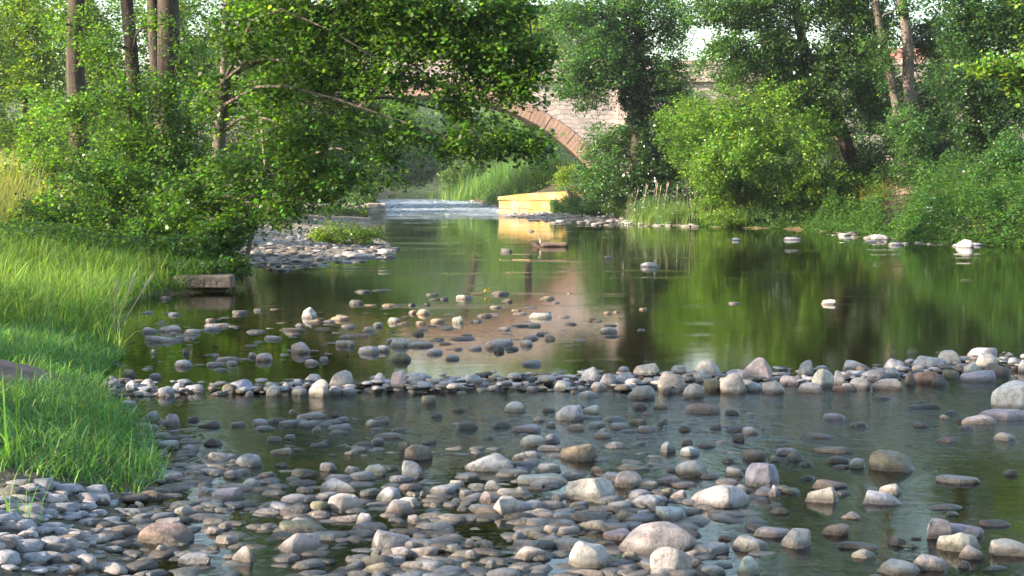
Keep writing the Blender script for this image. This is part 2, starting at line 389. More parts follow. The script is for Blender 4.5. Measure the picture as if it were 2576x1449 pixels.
# ------------------------------------------------------------------ stones
STONES = """A 400 1080
340 560 350 450 k F;520 770 335 440 k F;620 720 420 470 k R;770 950 380 460 k R;360 760 475 545 p F;770 890 478 520 p F;720 780 500 535 p R;600 750 222 280 g F;520 670 55 115 d R;1260 1420 195 265 d W;1480 1580 180 235 d W;990 1095 280 335 o R;940 1290 330 395 k F;960 1160 360 430 g F;1400 1600 398 450 k F;1730 2020 378 430 o F;1580 1765 468 520 p F;1960 2120 165 300 p R upright pale stone shaped like a thumb;1900 2000 335 385 k F;2000 2170 300 350 o F;2215 2440 252 325 o F;1850 2050 540 655 k R domed pinkish stone with a dark waterline;1420 1510 645 695 k R;1500 1670 650 735 k F;1100 1330 685 745 k F;1000 1195 735 785 g F;1200 1315 730 775 p F;1080 1250 800 835 g F;1990 2145 708 765 k F;2130 2240 685 735 g R;2300 2490 525 585 k F;2330 2490 455 500 k F;690 890 720 790 g W;760 830 605 660 d R;440 500 612 660 g W;1065 1140 655 700 g F
0 140 880 1030 g R;190 330 920 1040 g R;320 500 905 1030 g R;410 560 855 910 g F;160 300 810 900 d R;270 490 1020 1090 g F;500 690 985 1090 g F;640 790 940 1040 g F;770 1020 960 1055 g F long grey oval stone ending the dam;1160 1350 955 1060 d F;1230 1500 915 1055 g W;1380 1480 1030 1090 g R;1480 1610 980 1060 d R;1600 1740 965 1085 p W;1570 1760 940 1000 g F;1755 1880 940 1035 g R;1855 2020 1000 1080 p R;1880 1975 910 990 g R;1980 2180 855 975 g R;2030 2230 915 1095 p B;2230 2480 820 1000 p R pale boulder with a knob on top;2235 2380 980 1075 g R;2380 2520 1000 1075 g R
130 310 1120 1195 g R;400 545 1225 1345 g B grey block standing below the dam;590 745 1250 1385 g B;370 520 1360 1430 p F;820 940 1280 1340 d F;910 1190 1315 1400 d F;1250 1390 1340 1390 g F;1460 1640 1310 1390 g R;1480 1690 1380 1430 g F;1600 1830 1295 1350 d F;1720 1960 1310 1390 g F;1910 2150 1325 1395 g F;1910 2220 1235 1310 g F;2260 2360 1235 1290 d R;2150 2400 1310 1360 g F;2310 2440 1285 1340 g F;1820 1920 1215 1260 g F;2225 2470 1355 1430 g F;2060 2165 1385 1440 p R
B 1300 1080
790 945 30 75 d F;1090 1275 40 110 k R smooth pink stone mirrored in the pool;930 1030 68 120 d R;820 960 90 120 d F;1450 1640 5 70 b R;1540 1680 80 140 b F;1900 2110 58 120 o F flat orange stone;2210 2280 35 58 o F;70 250 0 45 d F;250 460 0 30 d F;20 170 88 160 d R;350 520 135 185 o R;175 310 150 178 o F;610 700 128 178 d R;770 850 133 170 d F;620 720 195 260 o R;690 840 170 265 o R;1290 1465 230 290 b F;1220 1370 300 345 k F;1060 1185 262 350 p R sunlit egg stone with a bent reflection;835 1000 275 350 o R;400 555 282 350 p R;490 630 325 370 o F;260 370 330 390 p B;150 270 345 440 k R;690 810 305 365 o R;670 790 385 470 b R;90 230 445 490 o F;0 75 455 500 o F;1510 1665 368 425 k F;1690 1830 350 390 d F;1820 2070 240 305 p F;1650 1760 195 232 o F;2400 2520 280 330 b F;2170 2340 325 370 b F;420 620 500 590 k W;390 480 495 550 k R;0 80 530 590 g F;110 340 580 660 g F;300 430 570 640 g R;525 880 545 590 k F;800 970 608 665 g F;1010 1320 475 520 g F;860 1000 485 520 b F;1780 1940 440 515 g R;1900 1995 440 480 d F;1985 2100 440 520 d W;1740 1880 515 580 k R;1380 1560 530 600 k F;1430 1680 508 575 g F;1470 1590 575 640 d R;1590 1740 580 625 d F;1220 1380 580 620 g F;990 1135 670 720 g F;1730 1970 720 780 g F;425 650 640 735 m R dark mossy stone in still water
0 75 830 985 p R;245 420 845 985 g W;435 615 825 1015 p B upright square cream block of the dam;625 840 845 960 g W;625 905 920 1010 p F;890 1120 905 990 g F;870 1115 995 1045 g F;1170 1370 860 975 g W;1120 1240 890 960 g R;1130 1230 975 1035 p R;1280 1460 935 1005 g R;1290 1405 1000 1040 p R;1400 1560 970 1035 g F;1490 1740 930 985 g F;1680 1825 862 920 b W;1610 1780 1000 1030 d F;1795 1930 985 1045 g F;1770 1860 955 1000 k F;2080 2285 930 1030 p R cream pillow stone of the dam;1975 2080 885 970 g R;2120 2230 895 935 g F;2360 2555 785 970 g R tall grey upright stone of the dam;2270 2380 930 985 g R;2310 2440 975 1035 g F;2450 2640 940 1035 k R;2330 2550 1015 1105 g F;2250 2320 1020 1065 o R;0 110 1000 1050 g F;150 360 990 1050 d F;350 480 955 1030 g F;600 720 1015 1060 d F;100 250 955 1000 d F
750 900 1075 1165 m W;1580 1810 1135 1245 p R lone pale stone with a low tail below the dam;1060 1215 1185 1235 m F;850 980 1240 1300 d F;190 350 1310 1390 g F;320 440 1298 1360 g F;1080 1330 1340 1415 d R dark wet dome in pale ripples;1420 1680 1328 1400 d F;1660 1960 1365 1449 g F;2100 2420 1170 1330 g W long sloping grey slab;2340 2570 1165 1260 p F;2270 2410 1170 1210 d F;1960 2100 1190 1250 b F;1870 2010 1285 1340 g F;2210 2410 1350 1430 p F;2000 2110 1340 1400 g R
C 2100 1080
385 575 850 990 g R;565 700 780 850 g R;540 800 850 980 g F;720 1035 755 890 p B white angular rock at the back of the dam;790 900 830 900 k R;795 1020 890 990 p F;595 760 950 1035 g F;655 960 970 1115 g R broad grey boulder at the dam's foot;980 1290 840 1040 p B pale angular crag of the dam;1030 1165 990 1070 d R;1105 1310 770 880 g B;1315 1650 710 890 k R wide pinkish boulder on the dam;1330 1540 800 940 p R;1220 1455 950 1095 k R;1430 1610 900 1040 m R greenish cream stone of the dam;1605 1895 845 1060 p B slanted pinkish white wedge;1580 1690 885 970 k R;1660 1800 830 900 g R;1790 2135 700 960 k R largest peach boulder of the dam;1870 2050 945 1040 g F;2020 2280 925 1060 p R;2135 2320 780 850 d F;2200 2460 875 980 k R;2380 2550 715 890 g W pointed grey stone standing on the dam;2400 2540 865 950 g F;2370 2640 945 1050 p R
725 900 1140 1215 d R;920 1100 1145 1215 m F;1250 1630 1150 1265 b F wide brown stone alone in ripples;1650 1810 1215 1275 d R;820 960 1240 1280 d F;1230 1330 1100 1130 d F;970 1100 1315 1385 d R;480 710 1340 1420 g F;690 880 1300 1380 m F;770 985 1375 1449 p F;240 460 1330 1405 g F;420 680 1275 1340 g F;360 520 1390 1480 k B pink square cobble;1490 1630 1355 1420 b F;1190 1330 1365 1440 d F;1640 2000 1375 1449 d F;1815 2005 1395 1470 g R;430 530 215 260 o R;530 600 213 250 o R;795 880 182 220 o F;390 580 375 450 p F;430 580 350 385 d F;430 620 450 495 d F;770 860 395 430 g F;1680 1820 122 160 k F
D 2880 1080
525 690 105 165 p W bright white rock in the green pool;430 680 795 1000 p B leaning cream triangle rock;665 800 820 970 g B;735 985 720 835 g R;800 1030 890 1020 p B white rounded cube of the dam;960 1200 800 930 g R;1045 1350 905 1020 k B low pink block meeting the water;1150 1340 790 895 g R;1140 1370 700 830 g R;1340 1440 735 820 m R;1410 1790 675 825 g R large smooth grey boulder on the dam;1360 1500 840 975 b B brown square upright block;1450 1725 820 960 r R rust red rough rock;1690 1965 625 780 k W big pinkish wedge on the dam;1745 1930 815 905 m F;1620 1830 895 975 d F;1990 2330 590 720 p R highest pale dome of the dam;2070 2320 650 810 k R;1925 2170 750 870 p R;1930 2290 820 940 g W water-washed grey slope rock;2180 2480 755 880 d F;2370 2480 640 690 p F;2350 2460 690 745 g R;2390 2540 690 800 g R;2520 2650 730 850 k R;640 900 980 1040 r F;740 860 955 1020 k R;305 440 870 950 g F;790 1010 830 900 g R;930 1050 790 840 g R;1440 1590 770 830 k R;2300 2380 660 710 r F
1030 1270 1075 1120 d F;1480 1590 1118 1150 d F;1360 1740 1175 1215 d F;545 800 1245 1320 g F;780 1015 1335 1390 d F;1720 1840 1265 1310 k F;1770 1920 1220 1265 d F;1445 1640 1345 1400 d F;1880 1960 1290 1335 d F;2240 2720 925 1220 p B huge white block cut by the photo's edge;2030 2680 1210 1330 k F long slab under the huge white block;1930 2290 1260 1370 k F;1900 2080 1375 1420 d F
H 2880 1620
320 670 0 60 b F;1685 1920 40 105 b F;2270 2500 0 90 k R;440 880 128 210 d F;50 320 140 230 g F;170 380 190 290 d R;0 140 225 290 p F;570 860 230 310 d F;815 990 250 360 g W;650 820 325 370 d F;1015 1510 180 400 m R big mossy dome boulder alone in dark water;310 470 290 340 d F;300 480 420 480 d F;1680 2160 420 515 g F flat grey whale-back stone;2360 2520 360 435 d F;1120 1360 505 625 p R white patched stone;400 830 480 570 b F;340 710 545 715 k W pale pinkish wedge with a mirrored tip;900 1340 590 730 g R smooth grey hump with a sloping tail;120 330 545 620 m F;0 120 520 650 g R;640 860 575 635 d F;710 960 795 870 k F;1590 2000 745 780 d F;1760 1930 785 840 m F;0 215 740 820 d R;2130 2440 875 955 d F;540 825 925 1040 b W;130 450 975 1170 p W white tilted rock with a black hollow;-160 245 940 1060 k F;1200 1410 1040 1140 d W;1430 1560 1040 1080 d F;1280 1530 1125 1160 d F;690 1130 1110 1180 d F;830 1100 1170 1270 p F;1565 1850 855 1070 k W pinkish peaked boulder by the corner group;1780 2180 920 1060 g W;1700 2160 980 1210 p R big cream boulder in the corner group;1920 2180 1130 1280 k R;1900 2050 1280 1370 d R;2220 2620 1075 1250 k R;1430 1830 1200 1390 k R;1080 1540 1310 1449 k R warm pink boulder by the lower edge;1010 1160 1415 1480 p F;2140 2440 1350 1390 d F
E 0 1620
1480 1750 0 60 p F;1770 1910 20 60 g F;1550 1800 80 175 g B;1800 1980 55 100 g F;1710 1790 115 180 b W;1800 2010 125 200 g R;2030 2250 55 135 d W;2090 2380 180 285 g F;2370 2650 205 350 g R smooth round grey boulder near the grass;1400 1570 150 290 g R;1690 1890 250 310 b F;1700 1980 300 360 g F;1800 1990 205 250 d F;2060 2310 315 380 p F;1550 1850 380 470 g F;2150 2280 375 425 p F;2250 2450 360 460 g F;2000 2150 445 485 p F;1960 2140 490 550 g F;1990 2180 540 650 g R;2200 2576 520 590 k F;2130 2450 560 700 g W grey ridge-topped stone;2390 2640 460 560 g F;1420 1650 580 690 b R;1330 1460 685 770 p R;1700 1980 690 770 p F;1745 1960 730 860 p R;1950 2230 740 800 m F;1970 2250 670 770 g F;1850 2250 805 890 g F;1620 1760 695 745 k F;540 830 595 745 g B;770 1050 660 750 g F;830 930 735 815 o R;910 1060 785 865 p R cream stone below the grass tip;620 910 840 925 g F;740 1100 895 1010 g F;330 510 870 950 k F;0 280 890 1000 k F;80 200 780 850 g F;220 480 765 820 g F;350 490 825 890 g F;1250 1500 860 950 p F;1550 1850 865 960 k W;1360 1970 950 1120 b R broad brown-grey boulder in the lower shallows;1140 1380 1060 1110 g F;1000 1300 1120 1205 p F;1545 1695 1125 1225 p W;2150 2400 1030 1125 p F;2050 2240 950 1030 p R;2160 2340 905 975 k R;2080 2230 1120 1190 d F;1790 2150 1205 1330 g F;2240 2400 1215 1270 g F;2340 2570 1145 1310 p R pale pear-shaped stone;90 510 1080 1170 g F;170 365 1185 1275 g F;0 70 1165 1280 g R;330 640 1230 1310 g F;770 890 1175 1240 g R;890 1010 1185 1270 p R;800 980 1010 1075 g F;280 700 1310 1449 g R big blue-grey boulder in the left corner;690 850 1355 1430 p F;890 1160 1385 1449 g R;920 1130 1345 1385 p F;580 720 940 990 k F;420 520 930 1000 k F;180 290 990 1050 g F;430 530 1030 1080 k R;30 280 680 750 k F;1040 1240 690 760 b F
F 960 1620
110 280 30 90 g R;270 410 10 70 g F;140 370 145 220 p F;360 480 150 190 d F;640 760 70 125 d W;940 1180 85 160 d F;1180 1520 5 60 p F;1150 1300 50 120 g R;1430 1560 90 190 d W;1660 1820 70 120 d F;1490 1780 115 275 b R brown dome boulder beside bright water;640 830 295 390 g R;180 340 295 350 d F;340 620 360 450 d F;290 490 435 500 g F;880 1060 335 410 g R;1050 1320 320 435 p W;1465 1690 275 465 g W upright grey stone with a blunt peak;1230 1450 320 380 d F;930 1210 385 480 g F;650 1070 435 610 g F large grey loaf-shaped stone;1300 1600 420 500 g F;0 240 465 520 g F;20 240 385 460 d F;90 340 515 570 g F;400 590 540 610 g W;60 340 570 635 g F;240 600 620 715 g F;600 860 595 680 g F;720 1080 615 805 k R pinkish lumpy boulder;1040 1280 555 640 g F;1200 1480 550 700 g W;1430 1680 500 580 k F;1490 1640 585 645 p F;1640 1710 590 650 g R;1420 1660 650 750 p B;1270 1610 665 830 k B;880 1170 750 815 g F;510 740 680 820 m B;345 500 710 770 g R;215 300 735 800 p W;0 130 730 790 g F;730 1070 810 905 k F;1005 1170 805 940 p R;320 590 840 950 p F;220 780 895 1020 m F long olive half-sunk slab;950 1330 905 990 g F;880 1240 975 1045 g F;1520 1690 830 920 p R;1580 1820 915 980 p F;1300 1510 855 910 k F;1740 1840 700 760 p R;2040 2170 575 665 p R;2220 2420 580 720 p R;180 670 1000 1215 p B big cream angular rock with mossy foot;540 850 1005 1090 g F;950 1110 1055 1110 m F;1130 1560 975 1190 k W large pinkish slope-backed boulder;1470 1640 1085 1200 p R;1640 2090 1040 1160 k F;1450 1850 1145 1270 k F;1850 2110 1110 1210 p F;1570 2060 1240 1330 k F lowest of the stacked pink slabs;2090 2220 1065 1170 k R;1150 1310 1175 1245 p R;140 440 1220 1310 k F;340 600 1285 1370 k F;620 800 1270 1330 d F;890 990 1235 1300 g R;1010 1410 1310 1445 k W;1700 1830 1310 1385 m R;2060 2210 1295 1380 p R;2245 2400 1080 1190 p B small cream cube stone;2290 2430 1270 1370 g R;2100 2240 1170 1270 g R;1560 1770 1005 1090 k F;360 710 1405 1449 g F;1460 1720 1400 1449 p F;2110 2330 1400 1449 p F;1880 2100 1400 1449 k F;2090 2640 210 400 g B broad grey two-lobed boulder;2140 2290 170 220 g F;1970 2290 400 470 g F;1940 2100 475 550 p F;2120 2330 500 575 g F;2270 2500 480 580 g R;2380 2760 370 450 k F;2410 2776 560 660 k F;2330 2750 640 835 k W peaked rosy boulder over its reflection
G 1920 1620
70 330 20 140 p R;310 490 5 110 g R;250 570 115 190 p F;0 180 190 290 p F;110 300 180 260 g F;480 870 110 290 b R dark red-brown boulder;205 520 300 410 p F;820 1010 0 60 k R;910 1170 85 160 p F;1190 1370 85 130 g F;1490 1650 85 205 g W;1690 1890 145 240 g R;1680 1830 60 130 b R;1840 2060 105 160 d F;2210 2350 5 90 d R;2300 2560 165 280 b F;2080 2250 255 310 d R;1640 1990 270 440 p W cream saddle-shaped rock;1000 1330 310 385 p F;780 950 335 420 b W;905 1140 395 490 g F;1020 1310 370 555 k R tilted pinkish oval stone;0 190 335 420 g F;40 590 415 520 g F long thin grey slab;570 710 395 470 k R;535 1050 450 695 p B big pale squared block stone;160 330 505 580 g F;0 195 545 650 k R;380 520 620 690 p R;150 535 680 780 p F;550 780 685 760 g F;1150 1260 500 570 m R;1270 1470 485 570 k R;1430 1700 430 520 k F;1610 1860 495 560 k F;1870 2110 410 470 k F;2020 2310 460 530 k F;2140 2340 345 450 k R;2340 2700 295 550 g R large round-topped grey boulder;1490 1640 555 640 m R;1560 1780 565 670 k F;1750 2405 525 760 p B wide flat-topped pale slab;2210 2430 505 610 p F;2430 2700 540 640 g F;160 440 780 890 p F;0 380 850 940 k F;610 750 785 860 p R;780 950 795 850 g F;600 1040 850 1000 k F;1010 1270 775 915 m R olive egg-shaped stone;1230 1400 765 880 g R;1440 1790 735 900 g B lumpy pitted grey rock;300 500 930 1040 p R;80 340 975 1060 p F;0 160 990 1100 g R;0 330 1070 1190 k F;330 470 1010 1100 g R;910 1250 965 1090 k F;1010 1860 910 1220 k W widest pink and grey boulder;820 1040 1080 1160 o F;550 1040 1080 1370 p R big white shoe-shaped boulder;0 340 1155 1290 p W;1090 1290 1180 1275 k F;1050 1300 1325 1400 p F;1380 1830 1150 1460 p W massive white peaked boulder with moss;1670 1790 1065 1170 g F;1730 1950 1180 1275 k R;1790 1950 1260 1340 k F;1750 2190 1110 1240 g F;2180 2580 1040 1200 k R;2260 2500 1240 1449 p W pale cone-shaped rock;1840 2160 1370 1449 g R;560 960 1375 1449 p F;0 180 1340 1430 k R;2060 2330 1015 1085 d F;2340 2600 910 1000 d F;2420 2640 975 1055 k F;2120 2310 775 830 d F
Z 0 0
1275 1394 936 968 p F;1416 1476 927 955 p R;1312 1371 902 932 d F;1983 2005 853 868 d F;1871 1923 921 945 d R;2400 2474 976 1002 p F cream stone floating low in the pool;2937 3011 880 900 g F;2743 2780 884 902 g F;2258 2303 954 969 o R;3585 3652 890 929 p W cream pointed rock by the far right bank;3630 3690 902 921 g F;3265 3332 865 899 k R;3327 3391 899 920 g F;3414 3458 880 897 k F;3175 3220 862 877 d F;3473 3533 877 894 b F"""
PAL = {'g': (.30, .30, .335), 'p': (.405, .38, .355), 'k': (.38, .335, .325), 'd': (.09, .084, .08), 'b': (.165, .13, .105), 'm': (.165, .155, .105), 'o': (.40, .29, .195), 'r': (.25, .155, .12)}  # tan entry has golden sunlight on brown stones put into its colour
CN = {'g': 'grey', 'p': 'pale', 'k': 'pinkish', 'd': 'dark wet', 'b': 'brown', 'm': 'olive', 'o': 'tan', 'r': 'rusty'}
SN = {'F': 'flat', 'R': 'rounded', 'W': 'peaked', 'B': 'blocky'}
def icosphere(sub):
    import bmesh
    bm = bmesh.new(); bmesh.ops.create_icosphere(bm, subdivisions=sub, radius=1)
    Vv = np.array([v.co[:] for v in bm.verts]); Ff = np.array([[v.index for v in f.verts] for f in bm.faces]); bm.free()
    return Vv, Ff
ICO = {k: icosphere(k) for k in (2, 3, 4)}
def stone_shape(kind, sub, r):
    v, f = ICO[sub]; v = v.copy()
    npl, lo, hi = {'F': (13, .50, .9), 'R': (13, .56, .9), 'W': (12, .45, .82), 'B': (13, .46, .8)}[kind]
    e_ = {'F': .92, 'R': .97, 'W': .86, 'B': .74}[kind]; v = np.sign(v) * np.abs(v) ** e_
    for k in range(npl):
        az_ = r.uniform(0, 6.28); u_ = r.uniform()
        el_ = r.uniform(.12, .75) if u_ < .55 else r.uniform(1.1, 1.5) if u_ < .8 else r.uniform(.4, 1.1)
        nn = np.array([cos(az_) * cos(el_), sin(az_) * cos(el_), sin(el_)])
        d = r.uniform(lo, hi) if u_ < .8 else r.uniform(.78, 1.0); dot = v @ nn; over = np.clip(dot - d, 0, None)
        v -= (over * (.98 if kind in 'BW' else .95))[:, None] * nn
    if kind == 'W':
        t = np.clip(v[:, 2], 0, 1); k = r.uniform(-.3, .3)
        v[:, 0] = v[:, 0] * (1 - .22 * t) + k * t; v[:, 1] *= 1 - .25 * t; v[:, 2] = np.where(v[:, 2] > .5, .5 + (v[:, 2] - .5) * .3, v[:, 2])
    if kind == 'F': v[:, 2] = np.sign(v[:, 2]) * np.abs(v[:, 2]) ** .8
    kx = r.normal(0, 1, (6, 3)) * 2.2; ph = r.uniform(0, 6.28, 6)
    nz = sum(np.sin(v @ kx[i] + ph[i]) for i in range(6)) / 6
    nz2 = sum(np.sin(v @ (kx[i] * 3.1) + ph[i]) for i in range(6)) / 6
    v *= (1 + .15 * nz + .035 * nz2)[:, None]
    kx_, ky_ = r.uniform(-.5, .5), r.uniform(-.3, .15)
    v[:, 2] = np.where(v[:, 2] > 0, v[:, 2] * np.clip(1 + kx_ * v[:, 0] + ky_ * v[:, 1], .2, 2), v[:, 2])
    a = r.normal(0, .10); c_, s_ = cos(a), sin(a)
    v[:, 0], v[:, 2] = v[:, 0] * c_ - v[:, 2] * s_, v[:, 0] * s_ + v[:, 2] * c_
    a = r.uniform(-.5, .5); c_, s_ = cos(a), sin(a)
    v[:, 0], v[:, 1] = v[:, 0] * c_ - v[:, 1] * s_, v[:, 0] * s_ + v[:, 1] * c_
    mn, mxx = v.min(0), v.max(0); v = (v - (mn + mxx) / 2) / ((mxx - mn) / 2)
    v[:, 2] = np.where(v[:, 2] > .5, .5 + (v[:, 2] - .5) * .72, v[:, 2]); v[:, 2] = (v[:, 2] + 1) / (v[:, 2].max() + 1) * 2 - 1
    return v, f
recs = []
for line in STONES.strip().split('\n'):
    q = line.split()
    if len(q) == 3 and q[0].isalpha(): ox, oy = float(q[1]), float(q[2]); sc = 1.0 if q[0] == 'Z' else 1 / 2.68333; continue
    for s_ in line.split(';'):
        t = s_.split()
        if len(t) < 6: continue
        x0, x1, y0, y1 = [(float(a_) * sc) for a_ in t[:4]]
        k = 2576 / 3840
        r_ = dict(x0=(ox + x0) * k, x1=(ox + x1) * k, y0=(oy + y0) * k, y1=(oy + y1) * k, c=t[4], s=t[5], name=' '.join(t[6:]))
        xc, yc, ww = (r_['x0'] + r_['x1']) / 2, (r_['y0'] + r_['y1']) / 2, r_['x1'] - r_['x0']
        if any(abs((o['x0'] + o['x1']) / 2 - xc) < .25 * ww and abs((o['y0'] + o['y1']) / 2 - yc) < 8 and abs(o['x1'] - o['x0'] - ww) < .5 * ww for o in recs): continue
        recs.append(r_)
srnd = np.random.default_rng(21)
for r_ in recs:
    xc = (r_['x0'] + r_['x1']) / 2; g0 = G(xc, r_['y1']); mpp = g0[1] / F
    lev = float(level(g0[1]))
    w_ = (r_['x1'] - r_['x0']) * mpp; hp = (r_['y1'] - r_['y0']) * mpp
    d_ = w_ * {'F': .72, 'R': .78, 'W': .75, 'B': .72}[r_['s']]
    d_ = min(d_, max(hp * 3.0, .5 * w_)) if r_['s'] == 'F' else d_
    h_ = max(hp - .30 * d_ * (H / g0[1]) - .004, .13 * w_ if r_['s'] == 'F' else .25 * w_, .012) if g0[1] < 30 else max(hp, .03)
    h_ = min(h_, hp * .97) * (.58 if g0[1] > 13.8 and r_['c'] != 'p' else .8 if g0[1] > 13.8 else 1.0 if (g0[1] > 10.2 or r_['s'] != 'F') else .88)
    r_.update(px=xc, area=(r_['x1'] - r_['x0']) * (r_['y1'] - r_['y0']), w=w_, d=d_, h=h_, X=g0[0] * (1 + .4 * d_ / g0[1]), Y=g0[1] + d_ * .42, size=max(w_, h_))
recs.sort(key=lambda r_: -(r_['area'] + (1e6 if r_['name'] else 0)))
NIND = 296
ind, rest = recs[:NIND], recs[NIND:]
marks = [r_ for r_ in ind if r_['name']]
med = sorted(r_['size'] for r_ in ind)
def size_word(r_): return 'small' if r_['size'] < med[len(med) // 3] else ('large' if r_['size'] > med[int(len(med) * .82)] else '')
def relation(r_):
    best = min(marks, key=lambda o: ((o['px'] - r_['px']) / 1.0) ** 2 + ((o['y1'] - r_['y1']) * 1.8) ** 2)
    dx, dy = r_['px'] - best['px'], r_['y1'] - best['y1']
    if abs(dy) < 9: rel = 'left of' if dx < 0 else 'right of'
    elif abs(dx) < abs(dy) * 1.1: rel = 'in front of' if dy > 0 else 'behind'
    else: rel = ('in front and ' if dy > 0 else 'behind and ') + ('left of' if dx < 0 else 'right of')
    return best, rel, dx * dx + (1.8 * dy) ** 2
from collections import defaultdict
fam = defaultdict(list)
for r_ in ind:
    if r_['name']: continue
    b_, rel, ds = relation(r_); r_['ds'] = ds
    fam[(CN[r_['c']], SN[r_['s']], rel, b_['name'])].append(r_)
ORD = ['nearest', 'second', 'third', 'fourth', 'fifth', 'sixth', 'seventh', 'eighth', 'ninth']
for key, mem in fam.items():
    mem.sort(key=lambda r_: r_['ds'])
    for i, r_ in enumerate(mem):
        nm = key[3]; nm = nm if nm.startswith(('largest', 'highest', 'widest', 'lowest')) is False else nm
        core = f"{key[0]} {key[1]} stone {key[2]} the {nm}"
        r_['label'] = (ORD[i] + ' ' if len(mem) > 1 else '') + core
        ws = r_['label'].split()
        if len(ws) > 16: r_['label'] = ' '.join([w_ for w_ in ws if w_ not in ('a', 'the', 'with', 'its', 'and', 'alone')][:16])
def zone(r_):
    Y = r_['Y']
    if Y > 30: return 'stones by the far gravel bars'
    if Y > 14.3: return 'stones scattered in the calm pool'
    if Y > 10.6: return 'stones heaped in the low dam'
    return 'stones of the near shallows'
for r_ in ind:
    v, f = stone_shape(r_['s'], 4 if r_['area'] > 3500 else 3, srnd)
    sub = (1.0 if r_['s'] in 'FR' else .8) * r_['h'] + .015
    hz = (r_['h'] + sub) / 2
    v = v * np.array([r_['w'] / 2, r_['d'] / 2, hz])
    col = np.array(PAL[r_['c']]) * srnd.uniform(.82, 1.15) * (1 + srnd.normal(0, .04, 3))
    if r_['name'].startswith(('huge white', 'bright white')): col = np.array([.60, .57, .53])
    big = r_['size'] > .2
    me = unif_mesh('stone', v, f, 3, np.tile(np.clip(col, .02, .85), (len(v), 1)), True)
    o = link('boulder' if big else 'stone', me, 'stone')
    dam = 10.6 < r_['Y'] < 14.3
    o.location = (r_['X'], r_['Y'], float(level(r_['Y'])) + (r_['h'] - sub) / 2)
    lab = r_['name'] or r_['label']
    if r_['name'] and len(lab.split()) < 4: lab = lab + ' in the river'
    tag(o, lab, 'boulder' if big else 'stone', zone(r_))

# the many smaller stones: one object
def in_poly(x, y, poly):
    c_ = False; j = len(poly) - 1
    for i in range(len(poly)):
        (xi, yi), (xj, yj) = poly[i], poly[j]
        if (yi > y) != (yj > y) and x < (xj - xi) * (y - yi) / (yj - yi) + xi: c_ = not c_
        j = i
    return c_
TPL = [stone_shape(k, 3 if k in 'WB' else 2, srnd) for k in 'FFFFFFFFRRRRRRRRFFFFRRRR']
small_V, small_T = [], []
def put(X, Y, z, w_, d_, h_, col, yaw):
    v, f = TPL[srnd.integers(len(TPL))]
    v = v * np.array([w_ / 2, d_ / 2, h_ / 2]); c_, s_ = cos(yaw), sin(yaw)
    v = np.stack([v[:, 0] * c_ - v[:, 1] * s_ + X, v[:, 0] * s_ + v[:, 1] * c_ + Y, v[:, 2] + z], 1)
    small_V.append(v); small_T.append(np.tile(np.clip(col, .02, .85), (len(v), 1)))
for r_ in rest:
    sub = (1.0 if r_['s'] in 'FR' else .8) * r_['h'] + .015
    put(r_['X'], r_['Y'], float(level(r_['Y'])) + (r_['h'] - sub) / 2, r_['w'], r_['d'], r_['h'] + sub, np.array(PAL[r_['c']]) * srnd.uniform(.8, 1.15), srnd.uniform(-.3, .3))
def scatter(poly, n_, wlo, whi, pal='gggpkkdb', lift=.0, emb=.35):
    xs_, ys_ = [p_[0] for p_ in poly], [p_[1] for p_ in poly]; k = 0; tries = 0
    while k < n_ and tries < n_ * 20:
        tries += 1
        x, y = srnd.uniform(min(xs_), max(xs_)), srnd.uniform(min(ys_), max(ys_))
        if not in_poly(x, y, poly): continue
        k += 1
        g0 = G(x, y); w_ = wlo * (whi / wlo) ** (srnd.uniform() ** 1.6); h_ = w_ * srnd.uniform(.16, .42)
        zb = max(gz(g0[0], g0[1]), -.02 + float(level(g0[1]))) + (srnd.uniform(0, lift) if lift else 0)
        put(g0[0], g0[1], zb + h_ * (.5 - emb), w_, w_ * srnd.uniform(.6, .9), h_, np.array(PAL[pal[srnd.integers(len(pal))]]) * srnd.uniform(.75, 1.15), srnd.uniform(-1, 1))
scatter([(-60, 1300), (300, 1255), (420, 1180), (390, 1060), (440, 1060), (540, 1150), (900, 1190), (1100, 1200), (1400, 1140), (1700, 1150), (1950, 1190), (1980, 1230), (1900, 1330), (1960, 1500), (-60, 1500)], 2500, .045, .17, 'gggkkgdb')
scatter([(340, 1050), (330, 960), (260, 960), (260, 1000), (340, 1080), (430, 1250), (600, 1180), (480, 1060)], 320, .04, .15)
scatter([(340, 790), (560, 790), (600, 830), (440, 860), (350, 870)], 160, .05, .13)
scatter([(300, 880), (420, 870), (480, 900), (380, 970), (270, 970)], 150, .04, .12, 'gggdk')
scatter([(255, 965), (600, 972), (900, 960), (1250, 945), (1600, 945), (1900, 935), (2200, 925), (2640, 890), (2640, 925), (2200, 960), (1900, 978), (1600, 985), (1250, 985), (900, 990), (600, 992), (255, 1000)], 900, .05, .15, 'gggpkkdbd', .06)
scatter([(650, 760), (1500, 760), (1560, 850), (1300, 890), (700, 900)], 240, .07, .20, 'okkobpko')
scatter([(330, 780), (700, 800), (900, 900), (480, 920), (330, 880)], 110, .06, .17, 'gkkgbd')
scatter([(700, 1040), (1950, 1040), (2000, 1150), (700, 1150)], 420, .05, .15, 'gggdkbg')
scatter([(1960, 1050), (2576, 1000), (2576, 1400), (2000, 1400)], 30, .04, .1, 'ggd')
scatter([(590, 650), (620, 600), (780, 590), (1000, 625), (990, 650), (700, 685)], 700, .07, .26, 'gkdbbdd')
scatter([(600, 545), (960, 545), (960, 590), (780, 600), (620, 610)], 260, .06, .22, 'gkdbbd')
scatter([(1250, 543), (1430, 530), (1800, 556), (1810, 571), (1400, 562)], 1100, .07, .26, 'gggpkkb')
scatter([(1255, 540), (1500, 550), (1800, 564), (1810, 572), (1400, 566)], 120, .2, .5, 'gpkkb')
